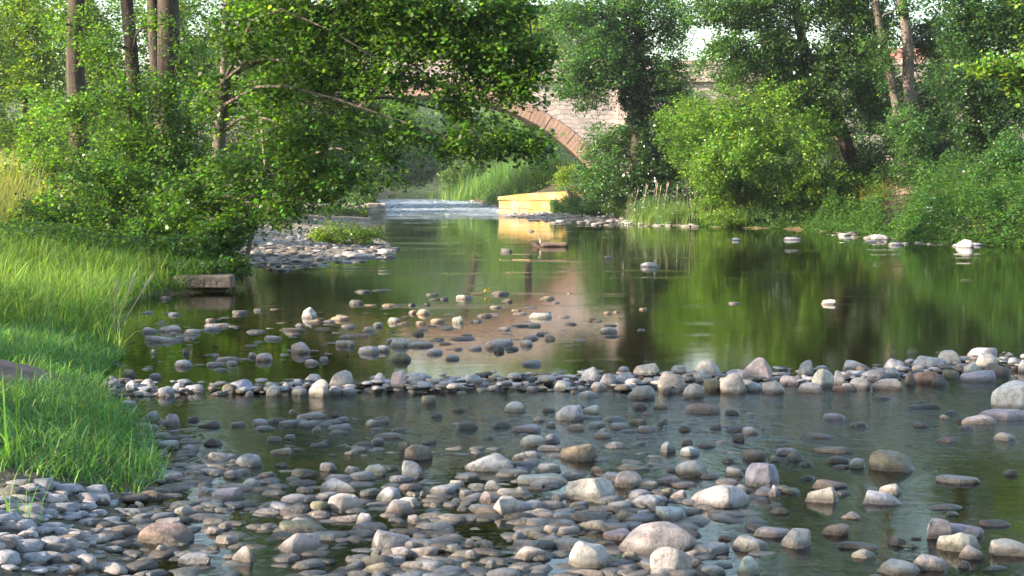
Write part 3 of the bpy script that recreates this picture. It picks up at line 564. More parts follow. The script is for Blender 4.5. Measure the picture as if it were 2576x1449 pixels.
scatter([(2040, 577), (2420, 592), (2430, 612), (2150, 600)], 150, .08, .3, 'gkkdb')
scatter([(2050, 583), (2430, 600), (2440, 622), (2150, 608)], 110, .12, .42, 'gkkdbp')
scatter([(1140, 496), (1260, 500), (1260, 545), (1200, 530)], 60, .15, .45, 'ggdb')
scatter([(950, 505), (1240, 505), (1240, 548), (960, 548)], 26, .15, .4, 'ggdb')
scatter([(600, 650), (600, 690), (340, 780), (330, 740)], 60, .06, .2, 'ddbg')
nv = len(TPL[0][0]); nS = len(small_V)
Fall = (TPL[0][1][None] + (np.arange(nS) * nv)[:, None, None]).reshape(-1, 3)
tag(link('river_cobbles', unif_mesh('river_cobbles', np.concatenate(small_V), Fall, 3, np.concatenate(small_T), True), 'stone'), 'countless smaller cobbles lying between the larger stones', 'cobbles', kind='stuff')

# ------------------------------------------------------------------ foliage
def leaf_geo(C, size, r, up=.55, asp=.72, six=False, dirs=None):
    n_ = len(C)
    nrm = r.normal(0, 1, (n_, 3)); nrm[:, 2] += up * 2.2 * np.sign(nrm[:, 2] + .8); nrm /= np.linalg.norm(nrm, axis=1)[:, None]
    t = r.normal(0, 1, (n_, 3)) if dirs is None else dirs + r.normal(0, .45, (n_, 3))
    t[:, 2] -= .25
    t -= (t * nrm).sum(1)[:, None] * nrm; t /= np.linalg.norm(t, axis=1)[:, None] + 1e-9
    b = np.cross(nrm, t); L = (size * r.uniform(.6, 1.25, n_))[:, None]; W = L * asp * .5
    fold = nrm * L * .12
    if six:
        pts = np.stack([C - t * L * .5, C - t * L * .18 + b * W * .9 + fold, C + t * L * .2 + b * W + fold, C + t * L * .5, C + t * L * .2 - b * W + fold, C - t * L * .18 - b * W * .9 + fold], 1)
    else:
        pts = np.stack([C - t * L * .5, C + b * W + fold, C + t * L * .5, C - b * W + fold], 1)
    k = pts.shape[1]
    return pts.reshape(-1, 3), np.arange(n_ * k).reshape(n_, k), k

GAP = -.35
def clumps(blobs, r, per, spread, flat=.75, shell=2.2):
    """leaf centres grouped on twigs spread through ellipsoids; returns centres, twig list, growth directions"""
    CC, DD, TW = [], [], []
    for (c_, rad, ncl) in blobs:
        c_ = np.asarray(c_, float); rad = np.asarray(rad, float)
        q = r.normal(0, 1, (ncl, 3)); q /= np.linalg.norm(q, axis=1)[:, None]; q *= (r.uniform(0, 1, ncl) ** (1 / shell))[:, None]
        kk = r.normal(0, 1, (5, 3)) * 2.4; ph_ = r.uniform(0, 6.28, 5)
        q *= (1 + .30 * sum(np.sin(q @ kk[i] + ph_[i]) for i in range(5)) / 2.2)[:, None]
        nz_ = sum(np.sin(q @ (kk[i] * 2.2) + ph_[i] * 2) for i in range(5)) / 2.2
        q = q[nz_ > GAP]; ncl = len(q)
        cc = c_ + q * rad
        for k in range(ncl):
            out = q[k] * np.array([1, 1, .6]) + r.normal(0, .35, 3); out[2] -= .15; out /= np.linalg.norm(out) + 1e-9
            L = spread * r.uniform(.8, 2.0); m_ = max(3, int(per * r.uniform(.5, 1.5)))
            tt = r.uniform(-.5, .5, m_)
            sc_ = spread * .32
            p_ = cc[k] + out * (tt * L)[:, None] + r.normal(0, 1, (m_, 3)) * np.array([sc_, sc_, sc_ * flat])
            CC.append(p_); DD.append(np.tile(out, (m_, 1)))
            TW.append((cc[k] - out * L * .75, cc[k] + out * L * .5, c_))
    return np.concatenate(CC), np.concatenate(DD), TW

def tints(n_, r, base, var=.30, yel=.0, clump_id=None):
    b = np.array(base, float)
    k = np.exp(r.normal(0, var, n_))[:, None]
    hue = r.normal(0, .14, (n_, 1))
    t = b * k * (1 + hue * np.array([1.3, .1, -.6]))
    if yel:
        msk = r.uniform(0, 1, n_) < yel; t[msk] = t[msk] * np.array([2.2, 1.6, .8])
    return np.clip(t, .004, .6)

DM = 4.2
NLEAF = [0]
def twig_geo(TW, rad):
    A_ = np.array([t[0] for t in TW]); B_ = np.array([t[1] for t in TW]); d = B_ - A_; d /= np.linalg.norm(d, axis=1)[:, None] + 1e-9
    u = np.cross(d, [.3, .2, .9]); u /= np.linalg.norm(u, axis=1)[:, None] + 1e-9; v = np.cross(d, u)
    ring = [u * cos(k * 2.0944) + v * sin(k * 2.0944) for k in range(3)]
    V = np.stack([A_ + q * rad for q in ring] + [B_ + q * rad * .35 for q in ring], 1).reshape(-1, 3)
    b = (np.arange(len(TW)) * 6)[:, None]
    Fq = np.concatenate([np.concatenate([b + k, b + (k + 1) % 3, b + 3 + (k + 1) % 3, b + 3 + k], 1) for k in range(3)])
    return V, Fq
def foliage(name, blobs, parent, size, per, spread, base, mat='leaf', six=False, var=.40, yel=.03, seed=1, up=.55, asp=.72, flat=.75, shell=2.2, twigs=True, twig_r=.006, every=1, bark='bark', dm=None):
    r = np.random.default_rng(seed); dm = DM if dm is None else dm
    C, D, TW = clumps([(c_, rad, max(2, int(n_ * dm))) for c_, rad, n_ in blobs], r, per, spread, flat, shell)
    V, Fc, k = leaf_geo(C, size, r, up, asp, six, D); NLEAF[0] += len(C)
    tint = tints(len(C), r, base, var, yel); nl = len(Fc)
    flat_, starts = Fc.ravel(), np.arange(nl) * k
    TW = TW[::every]
    if twigs:
        V2, F2 = twig_geo(TW, twig_r)
        flat_ = np.concatenate([flat_, (F2 + len(V)).ravel()]); starts = np.concatenate([starts, nl * k + np.arange(len(F2)) * 4])
        tint = np.concatenate([tint, np.tile([.1, .08, .06], (len(F2), 1))]); V = np.concatenate([V, V2])
    me = mesh_np(name, V, flat_, starts, None, tint)
    o = link(name, me, mat, parent)
    if twigs:
        me.materials.append(MATS[bark]); mi = np.zeros(len(starts), np.int32); mi[nl:] = 1; me.polygons.foreach_set('material_index', mi)
    return o, TW

def limb(mb, p0, p1, r0, r1, bend=.12, n_=7, sides=6):
    p0, p1 = np.asarray(p0, float), np.asarray(p1, float); L = np.linalg.norm(p1 - p0)
    mid = (p0 + p1) / 2 + np.array([rng.normal(0, bend), rng.normal(0, bend), abs(rng.normal(0, bend)) + .06]) * L
    pts = curve_pts([p0, mid, p1], n_); mb.tube(pts, list(np.linspace(r0, r1, n_)), sides, .04)

def tree(name, label, cat, base, trunks, crown, size=.09, per=26, spread=.30, col=(.05, .10, .018), mat='leaf', bark='bark', six=False, seed=1, group=None, ivy=None, limbs=True, twig_every=2, yel=.03, up=.55, var=.40, flat=.75, dm=None):
    """trunks: list of (points, r0, r1); crown: list of (centre, radii, clumps)"""
    e = empty(name, base, label, cat, group)
    base = np.asarray(base, float)
    loc = lambda p: np.asarray(p, float) - base
    for k, (pts, r0, r1) in enumerate(trunks):
        tb = MB(); q = [loc(p) for p in pts]
        q[0] = q[0] - np.array([0, 0, .25])
        cp = curve_pts(q, 16); rr = [r0 * (1 + .5 * max(0, 1 - i / 2.2)) + (r1 - r0) * i / 15 for i in range(16)]
        tb.tube(cp, rr, 12, .05)
        if limbs:
            for (c_, rad, ncl) in crown:
                c2 = loc(c_); j = min(range(3, 16), key=lambda i: np.linalg.norm(cp[i] + np.array([0, 0, .5]) - c2)); 
                owner = min(range(len(trunks)), key=lambda t_: min(np.linalg.norm(np.asarray(p_) - np.asarray(c_)) for p_ in trunks[t_][0]))
                if owner == k: limb(tb, cp[j], c2, max(rr[j] * .35, .02), .012)
        tb.build('trunk', bark, e, True)
    cr, TW = foliage('crown', [(loc(c_), rad, ncl) for c_, rad, ncl in crown], e, size, per, spread, col, mat, six, var, yel, seed, up, flat=flat, every=twig_every, bark=bark, dm=dm)
    if ivy:
        o, _ = foliage('ivy', [(loc(c_), rad, ncl) for c_, rad, ncl in ivy], e, size * .95, per, spread * .8, (.022, .055, .012), 'glossy_leaf', False, .3, .01, seed + 50, .2, .85, twigs=False)
    return e

def shrub(name, label, cat, base, blobs, size=.08, per=24, spread=.25, col=(.06, .12, .02), mat='leaf', seed=1, group=None, yel=.03, up=.5, asp=.6, stems=3, var=.40, flat=.8, six=False, shell=2.2, dm=None):
    e = empty(name, base, label, cat, group); base = np.asarray(base, float)
    bl = [(np.asarray(c_, float) - base, rad, ncl) for c_, rad, ncl in blobs]
    o, TW = foliage('foliage', bl, e, size, per, spread, col, mat, six, var, yel, seed, up, asp, flat, shell, every=3, dm=dm)
    for k in range(stems):
        c_, rad, ncl = bl[k % len(bl)]; sb = MB()
        limb(sb, np.array([c_[0] * .3 + rng.normal(0, .15), c_[1] * .3 + rng.normal(0, .15), -.1]), c_ + rng.normal(0, .35, 3) * np.asarray(rad), .03, .008, .08, 6, 5)
        sb.build('stem', 'bark', e, True)
    return e

def blob(px, py, Y, rx, ry, n_, ryd=None):
    """ellipsoid whose outline in the photograph is rx by ry pixels, at depth Y"""
    m_ = Y / F
    return (P(px, py, Y), np.array([rx * m_, (ryd if ryd else (rx + ry) * .5 * m_), ry * m_]), n_)

def on_ground(px, Y):
    x = (px - 1288) / F * Y; return np.array([x, Y, gz(x, Y)])

# grass blades -------------------------------------------------------
def blades(pts, r, hlo, hhi, wd, bend, base, var=.25, yel=.05, segs=3):
    n_ = len(pts); h_ = r.uniform(hlo, hhi, n_) * np.exp(r.normal(0, .18, n_)); az = r.uniform(0, 6.28, n_)
    d = np.stack([np.cos(az), np.sin(az), np.zeros(n_)], 1); side = np.stack([-np.sin(az + r.normal(0, .6, n_)), np.cos(az), np.zeros(n_)], 1)
    bd = np.abs(r.normal(bend, bend * .5, n_)); rows = []
    for i in range(segs + 1):
        t = i / segs
        c_ = pts + d * (bd * h_ * t ** 2)[:, None] + np.array([0, 0, 1]) * (h_ * (t - .35 * bd * t ** 2.5))[:, None]
        wdt = (wd * r.uniform(.7, 1.3, n_) * (1 - t) ** .7)[:, None] * .5
        if i < segs: rows += [c_ - side * wdt, c_ + side * wdt]
        else: rows += [c_]
    V = np.stack(rows, 1); k = V.shape[1]; b = (np.arange(n_) * k)[:, None]; idx, st = [], []
    quads = np.concatenate([np.stack([b[:, 0] + 2 * i, b[:, 0] + 2 * i + 1, b[:, 0] + 2 * i + 3, b[:, 0] + 2 * i + 2], 1) for i in range(segs - 1)])
    tris = np.stack([b[:, 0] + 2 * segs - 2, b[:, 0] + 2 * segs - 1, b[:, 0] + 2 * segs], 1)
    flat_ = np.concatenate([quads.ravel(), tris.ravel()])
    starts = np.concatenate([np.arange(len(quads)) * 4, len(quads) * 4 + np.arange(len(tris)) * 3])
    tb = tints(n_, r, base, var, yel)
    tint = np.concatenate([np.tile(tb, (segs - 1, 1)), tb])
    return V.reshape(-1, 3), flat_, starts, tint
def blade_mesh(name, pts, seed, *a_, **k_):
    r = np.random.default_rng(seed); V, f_, s_, t_ = blades(np.asarray(pts), r, *a_, **k_)
    return mesh_np(name, V, f_, s_, None, t_)

# ------------------------------------------------------------------ bridge
BY = 72.0; BD = 5.0
br = empty('stone_bridge', (0, BY, 0), 'pinkish sandstone arch bridge crossing the river among the trees', 'bridge')
def bp(px, py): q = P(px, py, BY); return q[0], q[2]
acx, acz = bp(1080, 788); _, ztop = bp(1080, 239); R_in = ztop - acz
ring_t = .70; R_out = R_in + ring_t
zstr = bp(1300, 206)[1]; zpar = bp(1300, 163)[1]
sp_z = bp(1080, 470)[1]                                     # springing height
half = math.sqrt(max(R_in ** 2 - (sp_z - acz) ** 2, .01))
a2x, a2z, R2 = bp(1945, 400)[0], bp(1945, 470)[1], 4.2      # small flood arch beyond
def intr(x):
    z = -3.0
    if abs(x - acx) < half: z = acz + math.sqrt(R_in ** 2 - (x - acx) ** 2)
    if abs(x - a2x) < R2 * .96: z = a2z + math.sqrt(R2 ** 2 - (x - a2x) ** 2)
    return z
edges = sorted(set(list(np.linspace(-17, 34, 80)) + list(acx + half * np.sin(np.linspace(-pi / 2, pi / 2, 61))) + list(a2x + R2 * .96 * np.sin(np.linspace(-pi / 2, pi / 2, 31)))))
wall = MB()
for x0, x1 in zip(edges[:-1], edges[1:]):
    if x1 - x0 < 1e-5: continue
    e_ = (x1 - x0) * 1e-3; z0, z1 = intr(x0 + e_), intr(x1 - e_)
    for y_, fl in ((0, 1), (BD, 0)):
        q = [(x0, y_, z0), (x1, y_, z1), (x1, y_, zstr), (x0, y_, zstr)]
        wall.add(q, [(0, 1, 2, 3) if fl else (3, 2, 1, 0)])
wall.add([(-17, 0, zstr), (34, 0, zstr), (34, BD, zstr), (-17, BD, zstr)], [(0, 1, 2, 3)])
for sx_ in (acx - half, acx + half): wall.add([(sx_, 0, -3), (sx_, BD, -3), (sx_, BD, sp_z), (sx_, 0, sp_z)], [(0, 1, 2, 3)])
for xe_ in (-17, 34): wall.add([(xe_, 0, -3), (xe_, BD, -3), (xe_, BD, zstr), (xe_, 0, zstr)], [(0, 1, 2, 3)])
wall.build('spandrel_wall', 'masonry', br)
def arch(cx, cz, R, t, a0, nv, name):
    rb = MB()
    for i in range(nv):
        t0, t1 = -a0 + 2 * a0 * i / nv + .0007, -a0 + 2 * a0 * (i + 1) / nv - .0007
        Vv = []
        o_ = rng.uniform(-.012, .012); tt = t + rng.uniform(-.02, .02)
        for y_ in (-.05 + o_, BD + .05):
            for rr, th_ in ((R - .02, t0), (R - .02, t1), (R + tt, t1), (R + tt, t0)): Vv.append((cx + rr * sin(th_), y_, cz + rr * cos(th_)))
        rb.add(Vv, [(0, 1, 2, 3), (7, 6, 5, 4), (0, 4, 5, 1), (1, 5, 6, 2), (2, 6, 7, 3), (3, 7, 4, 0)])
    return rb.build(name, 'ring_stone', br)
arch(acx, acz, R_in, ring_t, math.asin(min(half / R_in, 1)), 92, 'arch_ring')
arch(a2x, a2z, R2, .55, 1.25, 30, 'arch_ring')
mb = MB(); x_ = -17.0
while x_ < 34:
    L_ = rng.uniform(1.0, 1.7); mb.box((x_ + L_ / 2, -.06, zstr + .12), (L_ - .012, .34, .24), 0, 1, .004); x_ += L_
mb.build('string_course', 'cope_stone', br)
mb = MB()
for yy in (.16, BD - .16): mb.box((8.5, yy, (zstr + .242 + zpar) / 2), (51, .42, zpar - zstr - .242))
mb.build('parapet', 'masonry', br)
mb = MB(); x_ = -17.0
while x_ < 34:
    L_ = rng.uniform(.9, 1.5)
    for yy in (.16, BD - .16): mb.box((x_ + L_ / 2, yy, zpar + .12), (L_ - .012, .56, .235), 0, .96, .006)
    x_ += L_
mb.build('coping', 'cope_stone', br)
px_ = bp(1575, 300)[0]
mb = MB(); mb.box((px_, -.11, (zstr - 3) / 2), (.9, .24, zstr + 3 - .02)); mb.build('pilaster', 'cope_stone', br)

# low lichen wall by the bridge foot
lw = empty('low_wall', P(1255, 540, 66.0) * np.array([1, 1, 0]), 'low yellow lichened stone wall running back to the bridge foot', 'wall')
A0 = P(1256, 540, 66.0); A0[2] = -.3; p1 = P(1450, 525, 65.0)
zt0 = P(1256, 496, 66.0)[2]; zt1 = P(1450, 481, 65.0)[2]
dx_ = np.array([p1[0] - A0[0], p1[1] - A0[1]]); Lw = np.linalg.norm(dx_); ux = dx_ / Lw; pn = np.array([ux[1], -ux[0]])
def prism(mb, t0, t1, o0, o1, zb, zA, zB, n_=12):
    Vv = []; Fs = []
    for i in range(n_ + 1):
        t = t0 + (t1 - t0) * i / n_; f_ = (t - 0) / Lw
        z = zA + (zB - zA) * (1 - (1 - min(max(f_, 0), 1)) ** 1.8)
        for o_ in (o0, o1):
            q = ux * t + pn * (-o_)
            Vv.append((q[0], q[1], zb)); Vv.append((q[0] + rng.normal(0, .02), q[1] + rng.normal(0, .02), z + rng.normal(0, .018)))
    for i in range(n_):
        a_ = i * 4; b_ = a_ + 4
        Fs += [(a_, b_, b_ + 1, a_ + 1), (b_ + 2, a_ + 2, a_ + 3, b_ + 3), (a_ + 1, b_ + 1, b_ + 3, a_ + 3)]
    Fs += [(0, 1, 3, 2), (4 * n_ + 2, 4 * n_ + 3, 4 * n_ + 1, 4 * n_)]
    mb.add(Vv, Fs)
mb = MB(); prism(mb, 0, Lw + 2, 0, .7, -.4, zt0 - .10, zt1 - .10); mb.build('wall_face', 'lichen_wall', lw)
mb = MB(); prism(mb, -.05, Lw + 2, -.04, .76, zt0 - .12, zt0, zt1); 
o = mb.build('coping', 'lichen_wall', lw)

# broken stone ledge on the left bar
lg = empty('stone_ledge', (P(780, 540, 62)[0], 62, 0), 'long low masonry ledge with a broken end above the left gravel bar', 'ledge')
mb = MB(); xa, xb = P(560, 540, 62)[0], P(930, 540, 62)[0]; x_ = xa; cx0 = lg.location[0]
zt = P(780, 512, 62)[2]
while x_ < xb:
    L_ = rng.uniform(.6, 1.2)
    for k, zz_ in enumerate((-.1, .24)):
        hh_ = .335 if k == 0 else zt - .24
        mb.box((x_ - cx0 + L_ / 2, rng.normal(0, .03), zz_ + hh_ / 2), (L_ - .02, 1.2, hh_ - .012), rng.normal(0, .02), .97, .012)
    x_ += L_
mb.build('masonry_courses', 'ledge_stone', lg)
mb = MB(); xe = P(940, 540, 62)[0] - cx0; mb.box((xe, -.3, .22), (.55, 1.0, .75), .1, .8, .05); mb.build('end_block', 'ledge_stone', lg)

# stone block under the left bank
g0 = G(508, 736); zt_ = P(508, 697, g0[1])[2]
sb = empty('stone_block', (g0[0], g0[1] + .2, 0), 'square cut stone block jutting over the water under the left bank', 'block')
w_ = 146 * g0[1] / F
mb = MB(); mb.box((0, 0, (zt_ + .035) / 2 + .02), (w_, .4, zt_ - .035), .05, .985, .006); mb.build('slab', 'slab_stone', sb)
mb = MB(); mb.box((-.05, .1, -.08), (w_ * .9, .28, .22), .05, 1, .01); mb.build('footing', 'slab_stone', sb)
for o_ in sb.children:
    bv = o_.modifiers.new('edge', 'BEVEL'); bv.width = .018; bv.segments = 2

# house behind the bridge
hx = P(2372, 200, 112)
ho = empty('house', (hx[0], 112, 0), 'pink washed house with brown tiled roof behind the right trees', 'house')
zw = P(2372, 196, 112)[2]; zr = P(2372, 108, 112)[2]
mb = MB(); mb.box((0, 4, zw / 2), (9, 8, zw)); mb.build('wall', 'plaster', ho)
mb = MB(); mb.add([(-4.9, -.5, zw - .15), (4.9, -.5, zw - .15), (4.9, 4, zr), (-4.9, 4, zr), (-4.9, 8.5, zw - .15), (4.9, 8.5, zw - .15), (-4.9, -.5, zw - .3), (4.9, -.5, zw - .3)], [(0, 1, 2, 3), (3, 2, 5, 4), (6, 7, 1, 0)])
rf = mb.build('roof', 'roof_tile', ho)
mb = MB(); mb.box((3.2, 4, zr + .35), (.8, .7, 1.5)); mb.build('chimney', 'masonry', rf)
for xw in (-2.4, 1.6):
    mb = MB(); mb.box((xw, -.02, zw - 1.3), (1.0, .1, 1.3)); wf = mb.build('window', 'white_paint', ho)
    mb = MB(); mb.box((xw, -.05, zw - 1.3), (.8, .1, 1.1)); mb.build('pane', 'window_glass', wf)

# log in the pool
g0 = G(1382, 621)
lo = empty('driftwood_log', (g0[0], g0[1], 0), 'dark driftwood log with an upright pale stub lying in the pool', 'log')
mp_ = g0[1] / F
mb = MB(); mb.tube(curve_pts([(-46 * mp_, .05, .02), (-20 * mp_, 0, .03), (15 * mp_, .03, .05), (48 * mp_, .0, .05)], 12), list(np.linspace(.085, .06, 12)), 9, .12); mb.build('stem', 'wood', lo, True)
mb = MB(); mb.tube(curve_pts([(-30 * mp_, .04, .0), (-38 * mp_, .02, .06), (-48 * mp_, .04, .13)], 7), [.09, .10, .095, .085, .07, .05, .03], 8, .25); mb.build('root_end', 'wood', lo, True)
mb = MB(); mb.tube(curve_pts([(-24 * mp_, 0, .02), (-22 * mp_, 0, .16), (-27 * mp_, 0, .27)], 8), list(np.linspace(.035, .02, 8)), 7, .1); mb.build('stub', 'dry_wood', lo, True)

# yellow monkey flower and twig on a stone in the pool
g0 = G(1225, 741)
fl = empty('yellow_flower', (g0[0], g0[1], 0), 'small bright yellow flower beside a brown stone in the pool', 'flower')
mb = MB(); mp_ = g0[1] / F
for k in range(16):
    a_ = rng.uniform(0, 6.28); c_ = np.array([cos(a_) * .03 + rng.normal(0, .02), sin(a_) * .03, .05 + rng.uniform(-.02, .035)])
    u = rng.normal(0, 1, 3); u /= np.linalg.norm(u); v_ = np.cross(u, [0, 0, 1.]); v_ /= np.linalg.norm(v_) + 1e-6
    mb.add([c_ - u * .022, c_ + v_ * .016, c_ + u * .022, c_ - v_ * .016], [(0, 1, 2, 3)])
mb.build('petals', 'petal', fl)
mb = MB(); mb.tube([(-.22, 0, .01), (-.05, 0, .02), (0, 0, .045)], [.008, .009, .006], 5); mb.build('stem', 'wood', fl)

# ------------------------------------------------------------------ left bank trees
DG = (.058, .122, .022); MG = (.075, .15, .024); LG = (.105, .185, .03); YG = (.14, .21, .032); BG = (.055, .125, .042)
def T3(px0, py0, px1, py1, Y0, Y1, mids=()):
    b_ = on_ground(px0, Y0); return [b_] + [P(*m_) for m_ in mids] + [P(px1, py1, Y1)]
def trunk_from(pxb, Yb, *pts): return [on_ground(pxb, Yb)] + [P(*q) for q in pts]

tree('alder_tree', 'left bank tree with a slim reddish trunk nearest the picture edge', 'tree', on_ground(200, 31),
     [(trunk_from(205, 31, (203, 420, 31), (190, 150, 31), (196, -90, 31), (205, -300, 31)), .26, .13)],
     [blob(150, 430, 31, 150, 90, 70), blob(230, -150, 31, 190, 120, 90), blob(120, 300, 32, 120, 90, 30), blob(330, -260, 31, 150, 100, 60), blob(30, -120, 32, 160, 140, 60), blob(190, 280, 30, 80, 60, 30), blob(240, 120, 30, 60, 50, 12), blob(150, 60, 30, 60, 50, 10)], col=MG, seed=11, size=.085, bark='bark')
tree('alder_tree', 'left bank tree with a leaning reddish trunk beside the thick dark one', 'tree', on_ground(350, 26.5),
     [(trunk_from(352, 26.5, (342, 420, 26.5), (336, 200, 26.5), (316, -40, 26.5), (300, -300, 26.5)), .15, .10)],
     [blob(330, 380, 26, 140, 100, 80), blob(330, 260, 25.8, 80, 70, 30), blob(370, 60, 25.8, 60, 50, 8), blob(250, 110, 26, 60, 40, 7), blob(300, -220, 27, 170, 120, 90), blob(380, 490, 25.5, 120, 70, 60)], col=MG, seed=12, size=.07, dm=3.2)
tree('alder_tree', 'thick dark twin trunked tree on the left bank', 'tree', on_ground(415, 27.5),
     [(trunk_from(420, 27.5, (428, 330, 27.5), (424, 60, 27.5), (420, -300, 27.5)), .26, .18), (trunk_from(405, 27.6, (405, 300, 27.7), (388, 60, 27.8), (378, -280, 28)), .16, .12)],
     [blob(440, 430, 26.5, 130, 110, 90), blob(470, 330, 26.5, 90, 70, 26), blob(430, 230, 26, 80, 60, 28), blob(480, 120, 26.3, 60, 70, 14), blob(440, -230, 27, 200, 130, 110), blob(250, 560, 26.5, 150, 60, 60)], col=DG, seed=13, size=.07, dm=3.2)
tree('alder_tree', 'pale slender alder leaning out over the river with a wide leafy limb', 'tree', on_ground(572, 24.3),
     [(trunk_from(572, 24.3, (562, 560, 24.2), (548, 400, 24.1), (566, 200, 23.8), (572, 20, 23.5), (590, -160, 23.2)), .135, .07)],
     [blob(560, 250, 23.8, 120, 70, 38), blob(640, 80, 23, 150, 90, 95), blob(800, 60, 22.4, 160, 90, 150), blob(960, 70, 22, 150, 80, 150), blob(1110, 100, 21.8, 140, 80, 130), blob(1230, 140, 21.7, 110, 80, 85), blob(1320, 205, 21.6, 60, 45, 24),
      blob(760, 200, 22.5, 120, 50, 44), blob(980, 205, 22, 120, 45, 40), blob(1130, 235, 22, 110, 50, 36), blob(1080, 20, 21.8, 260, 50, 110), blob(760, 330, 22.4, 120, 80, 62), blob(900, 310, 22.2, 100, 60, 44), blob(1010, 350, 22, 90, 50, 34), blob(1180, 365, 21.8, 120, 40, 44), blob(1320, 370, 21.7, 75, 40, 24), blob(760, 500, 22.3, 90, 40, 26), blob(700, 540, 22.6, 70, 40, 16), blob(870, 190, 22.3, 130, 60, 60), blob(960, 420, 22.1, 60, 50, 16), blob(700, 230, 23, 90, 60, 40),
      blob(640, 440, 22.5, 120, 80, 75), blob(780, 440, 22.4, 100, 60, 42), blob(520, 490, 23.5, 120, 80, 90), blob(560, 590, 22.6, 90, 55, 45), blob(880, 440, 22.2, 70, 50, 22),
      blob(900, -90, 22, 330, 90, 170), blob(650, -180, 22.5, 200, 110, 110), blob(1260, 40, 21.8, 120, 70, 55), blob(1265, 215, 21.7, 85, 50, 34), blob(1345, 140, 21.6, 60, 60, 26), blob(1180, 300, 21.9, 90, 40, 18), blob(1000, -200, 22.3, 220, 80, 80), blob(520, -330, 23, 240, 110, 110), blob(760, -420, 23, 200, 110, 90), blob(480, -520, 23.3, 160, 90, 50), blob(1050, -420, 22.3, 200, 80, 60), blob(1300, -470, 22, 170, 90, 60), blob(1500, -540, 22, 120, 70, 36)],
     col=DG, seed=14, size=.076, per=26, spread=.26, bark='grey_bark', six=True, twig_every=3, yel=.03, dm=2.1)
tree('sapling', 'thin crooked sapling rising from the gravel beside the pale alder', 'tree', on_ground(603, 25.0),
     [(trunk_from(603, 25, (640, 560, 25), (668, 460, 25), (660, 330, 25), (655, 150, 25)), .045, .02)],
     [blob(690, 480, 25, 60, 50, 16), blob(660, 250, 25, 60, 70, 14), blob(640, 560, 24.8, 50, 35, 10)], col=MG, seed=15, size=.075, spread=.18, limbs=True, bark='pale_bark')
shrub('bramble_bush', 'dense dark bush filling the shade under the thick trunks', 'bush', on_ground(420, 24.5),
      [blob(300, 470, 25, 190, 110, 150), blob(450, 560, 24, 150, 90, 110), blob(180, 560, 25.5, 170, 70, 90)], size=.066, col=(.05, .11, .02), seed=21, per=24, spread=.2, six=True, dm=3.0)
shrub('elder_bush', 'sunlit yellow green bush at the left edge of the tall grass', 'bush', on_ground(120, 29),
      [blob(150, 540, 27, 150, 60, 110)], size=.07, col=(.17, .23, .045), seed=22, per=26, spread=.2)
shrub('hazel_bush', 'leafy bush hanging low over the dark water beside the stone block', 'bush', on_ground(470, 22),
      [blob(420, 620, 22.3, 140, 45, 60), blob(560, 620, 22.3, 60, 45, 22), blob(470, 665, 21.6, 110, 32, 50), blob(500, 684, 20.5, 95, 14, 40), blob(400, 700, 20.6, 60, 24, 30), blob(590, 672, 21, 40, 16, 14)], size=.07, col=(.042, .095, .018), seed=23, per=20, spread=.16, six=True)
# sunlit trees beyond the left bank
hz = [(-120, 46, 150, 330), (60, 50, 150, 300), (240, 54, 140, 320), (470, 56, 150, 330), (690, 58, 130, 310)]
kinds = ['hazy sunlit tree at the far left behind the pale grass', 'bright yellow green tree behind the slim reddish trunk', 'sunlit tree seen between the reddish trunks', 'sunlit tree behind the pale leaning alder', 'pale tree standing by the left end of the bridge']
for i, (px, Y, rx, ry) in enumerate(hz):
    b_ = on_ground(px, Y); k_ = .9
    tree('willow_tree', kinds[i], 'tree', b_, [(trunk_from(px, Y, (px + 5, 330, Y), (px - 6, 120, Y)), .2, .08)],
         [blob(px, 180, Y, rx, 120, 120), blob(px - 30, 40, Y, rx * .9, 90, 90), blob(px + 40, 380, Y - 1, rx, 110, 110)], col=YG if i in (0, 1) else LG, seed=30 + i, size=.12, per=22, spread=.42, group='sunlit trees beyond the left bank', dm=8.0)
tree('riverside_tree', 'leafy tree behind the alder screening the left end of the bridge', 'tree', on_ground(690, 61),
     [(trunk_from(690, 61, (720, 430, 60), (800, 330, 58), (840, 150, 57)), .2, .09)],
     [blob(760, 300, 57, 120, 110, 110), blob(860, 200, 56.5, 120, 90, 110), blob(900, 350, 56, 110, 80, 100), blob(985, 300, 55.5, 70, 55, 40), blob(760, 130, 57, 120, 90, 70), blob(960, 190, 56, 70, 50, 34)], col=MG, seed=36, size=.11, per=24, spread=.36)
shrub('bank_shrub', 'rough shrub on the bank behind the gravel bar ledge', 'bush', on_ground(690, 66), [blob(690, 440, 66, 150, 70, 120), blob(860, 450, 68, 110, 55, 80), blob(560, 440, 66, 120, 80, 80)], size=.13, col=BG, seed=41, per=22, spread=.4)
shrub('bank_shrub', 'trailing weeds growing along the foot of the broken ledge', 'plant', on_ground(760, 60), [blob(700, 530, 60.5, 90, 18, 40), blob(840, 528, 60.5, 60, 14, 22)], size=.1, col=BG, seed=43, per=22, spread=.25)
shrub('bar_plant', 'low bright green plant on the tip of the left gravel bar', 'plant', on_ground(875, 34), [blob(870, 588, 34.2, 95, 22, 60), blob(820, 600, 34.4, 60, 14, 20), blob(930, 590, 34, 40, 16, 14)], size=.06, col=YG, seed=42, per=22, spread=.16, stems=3)

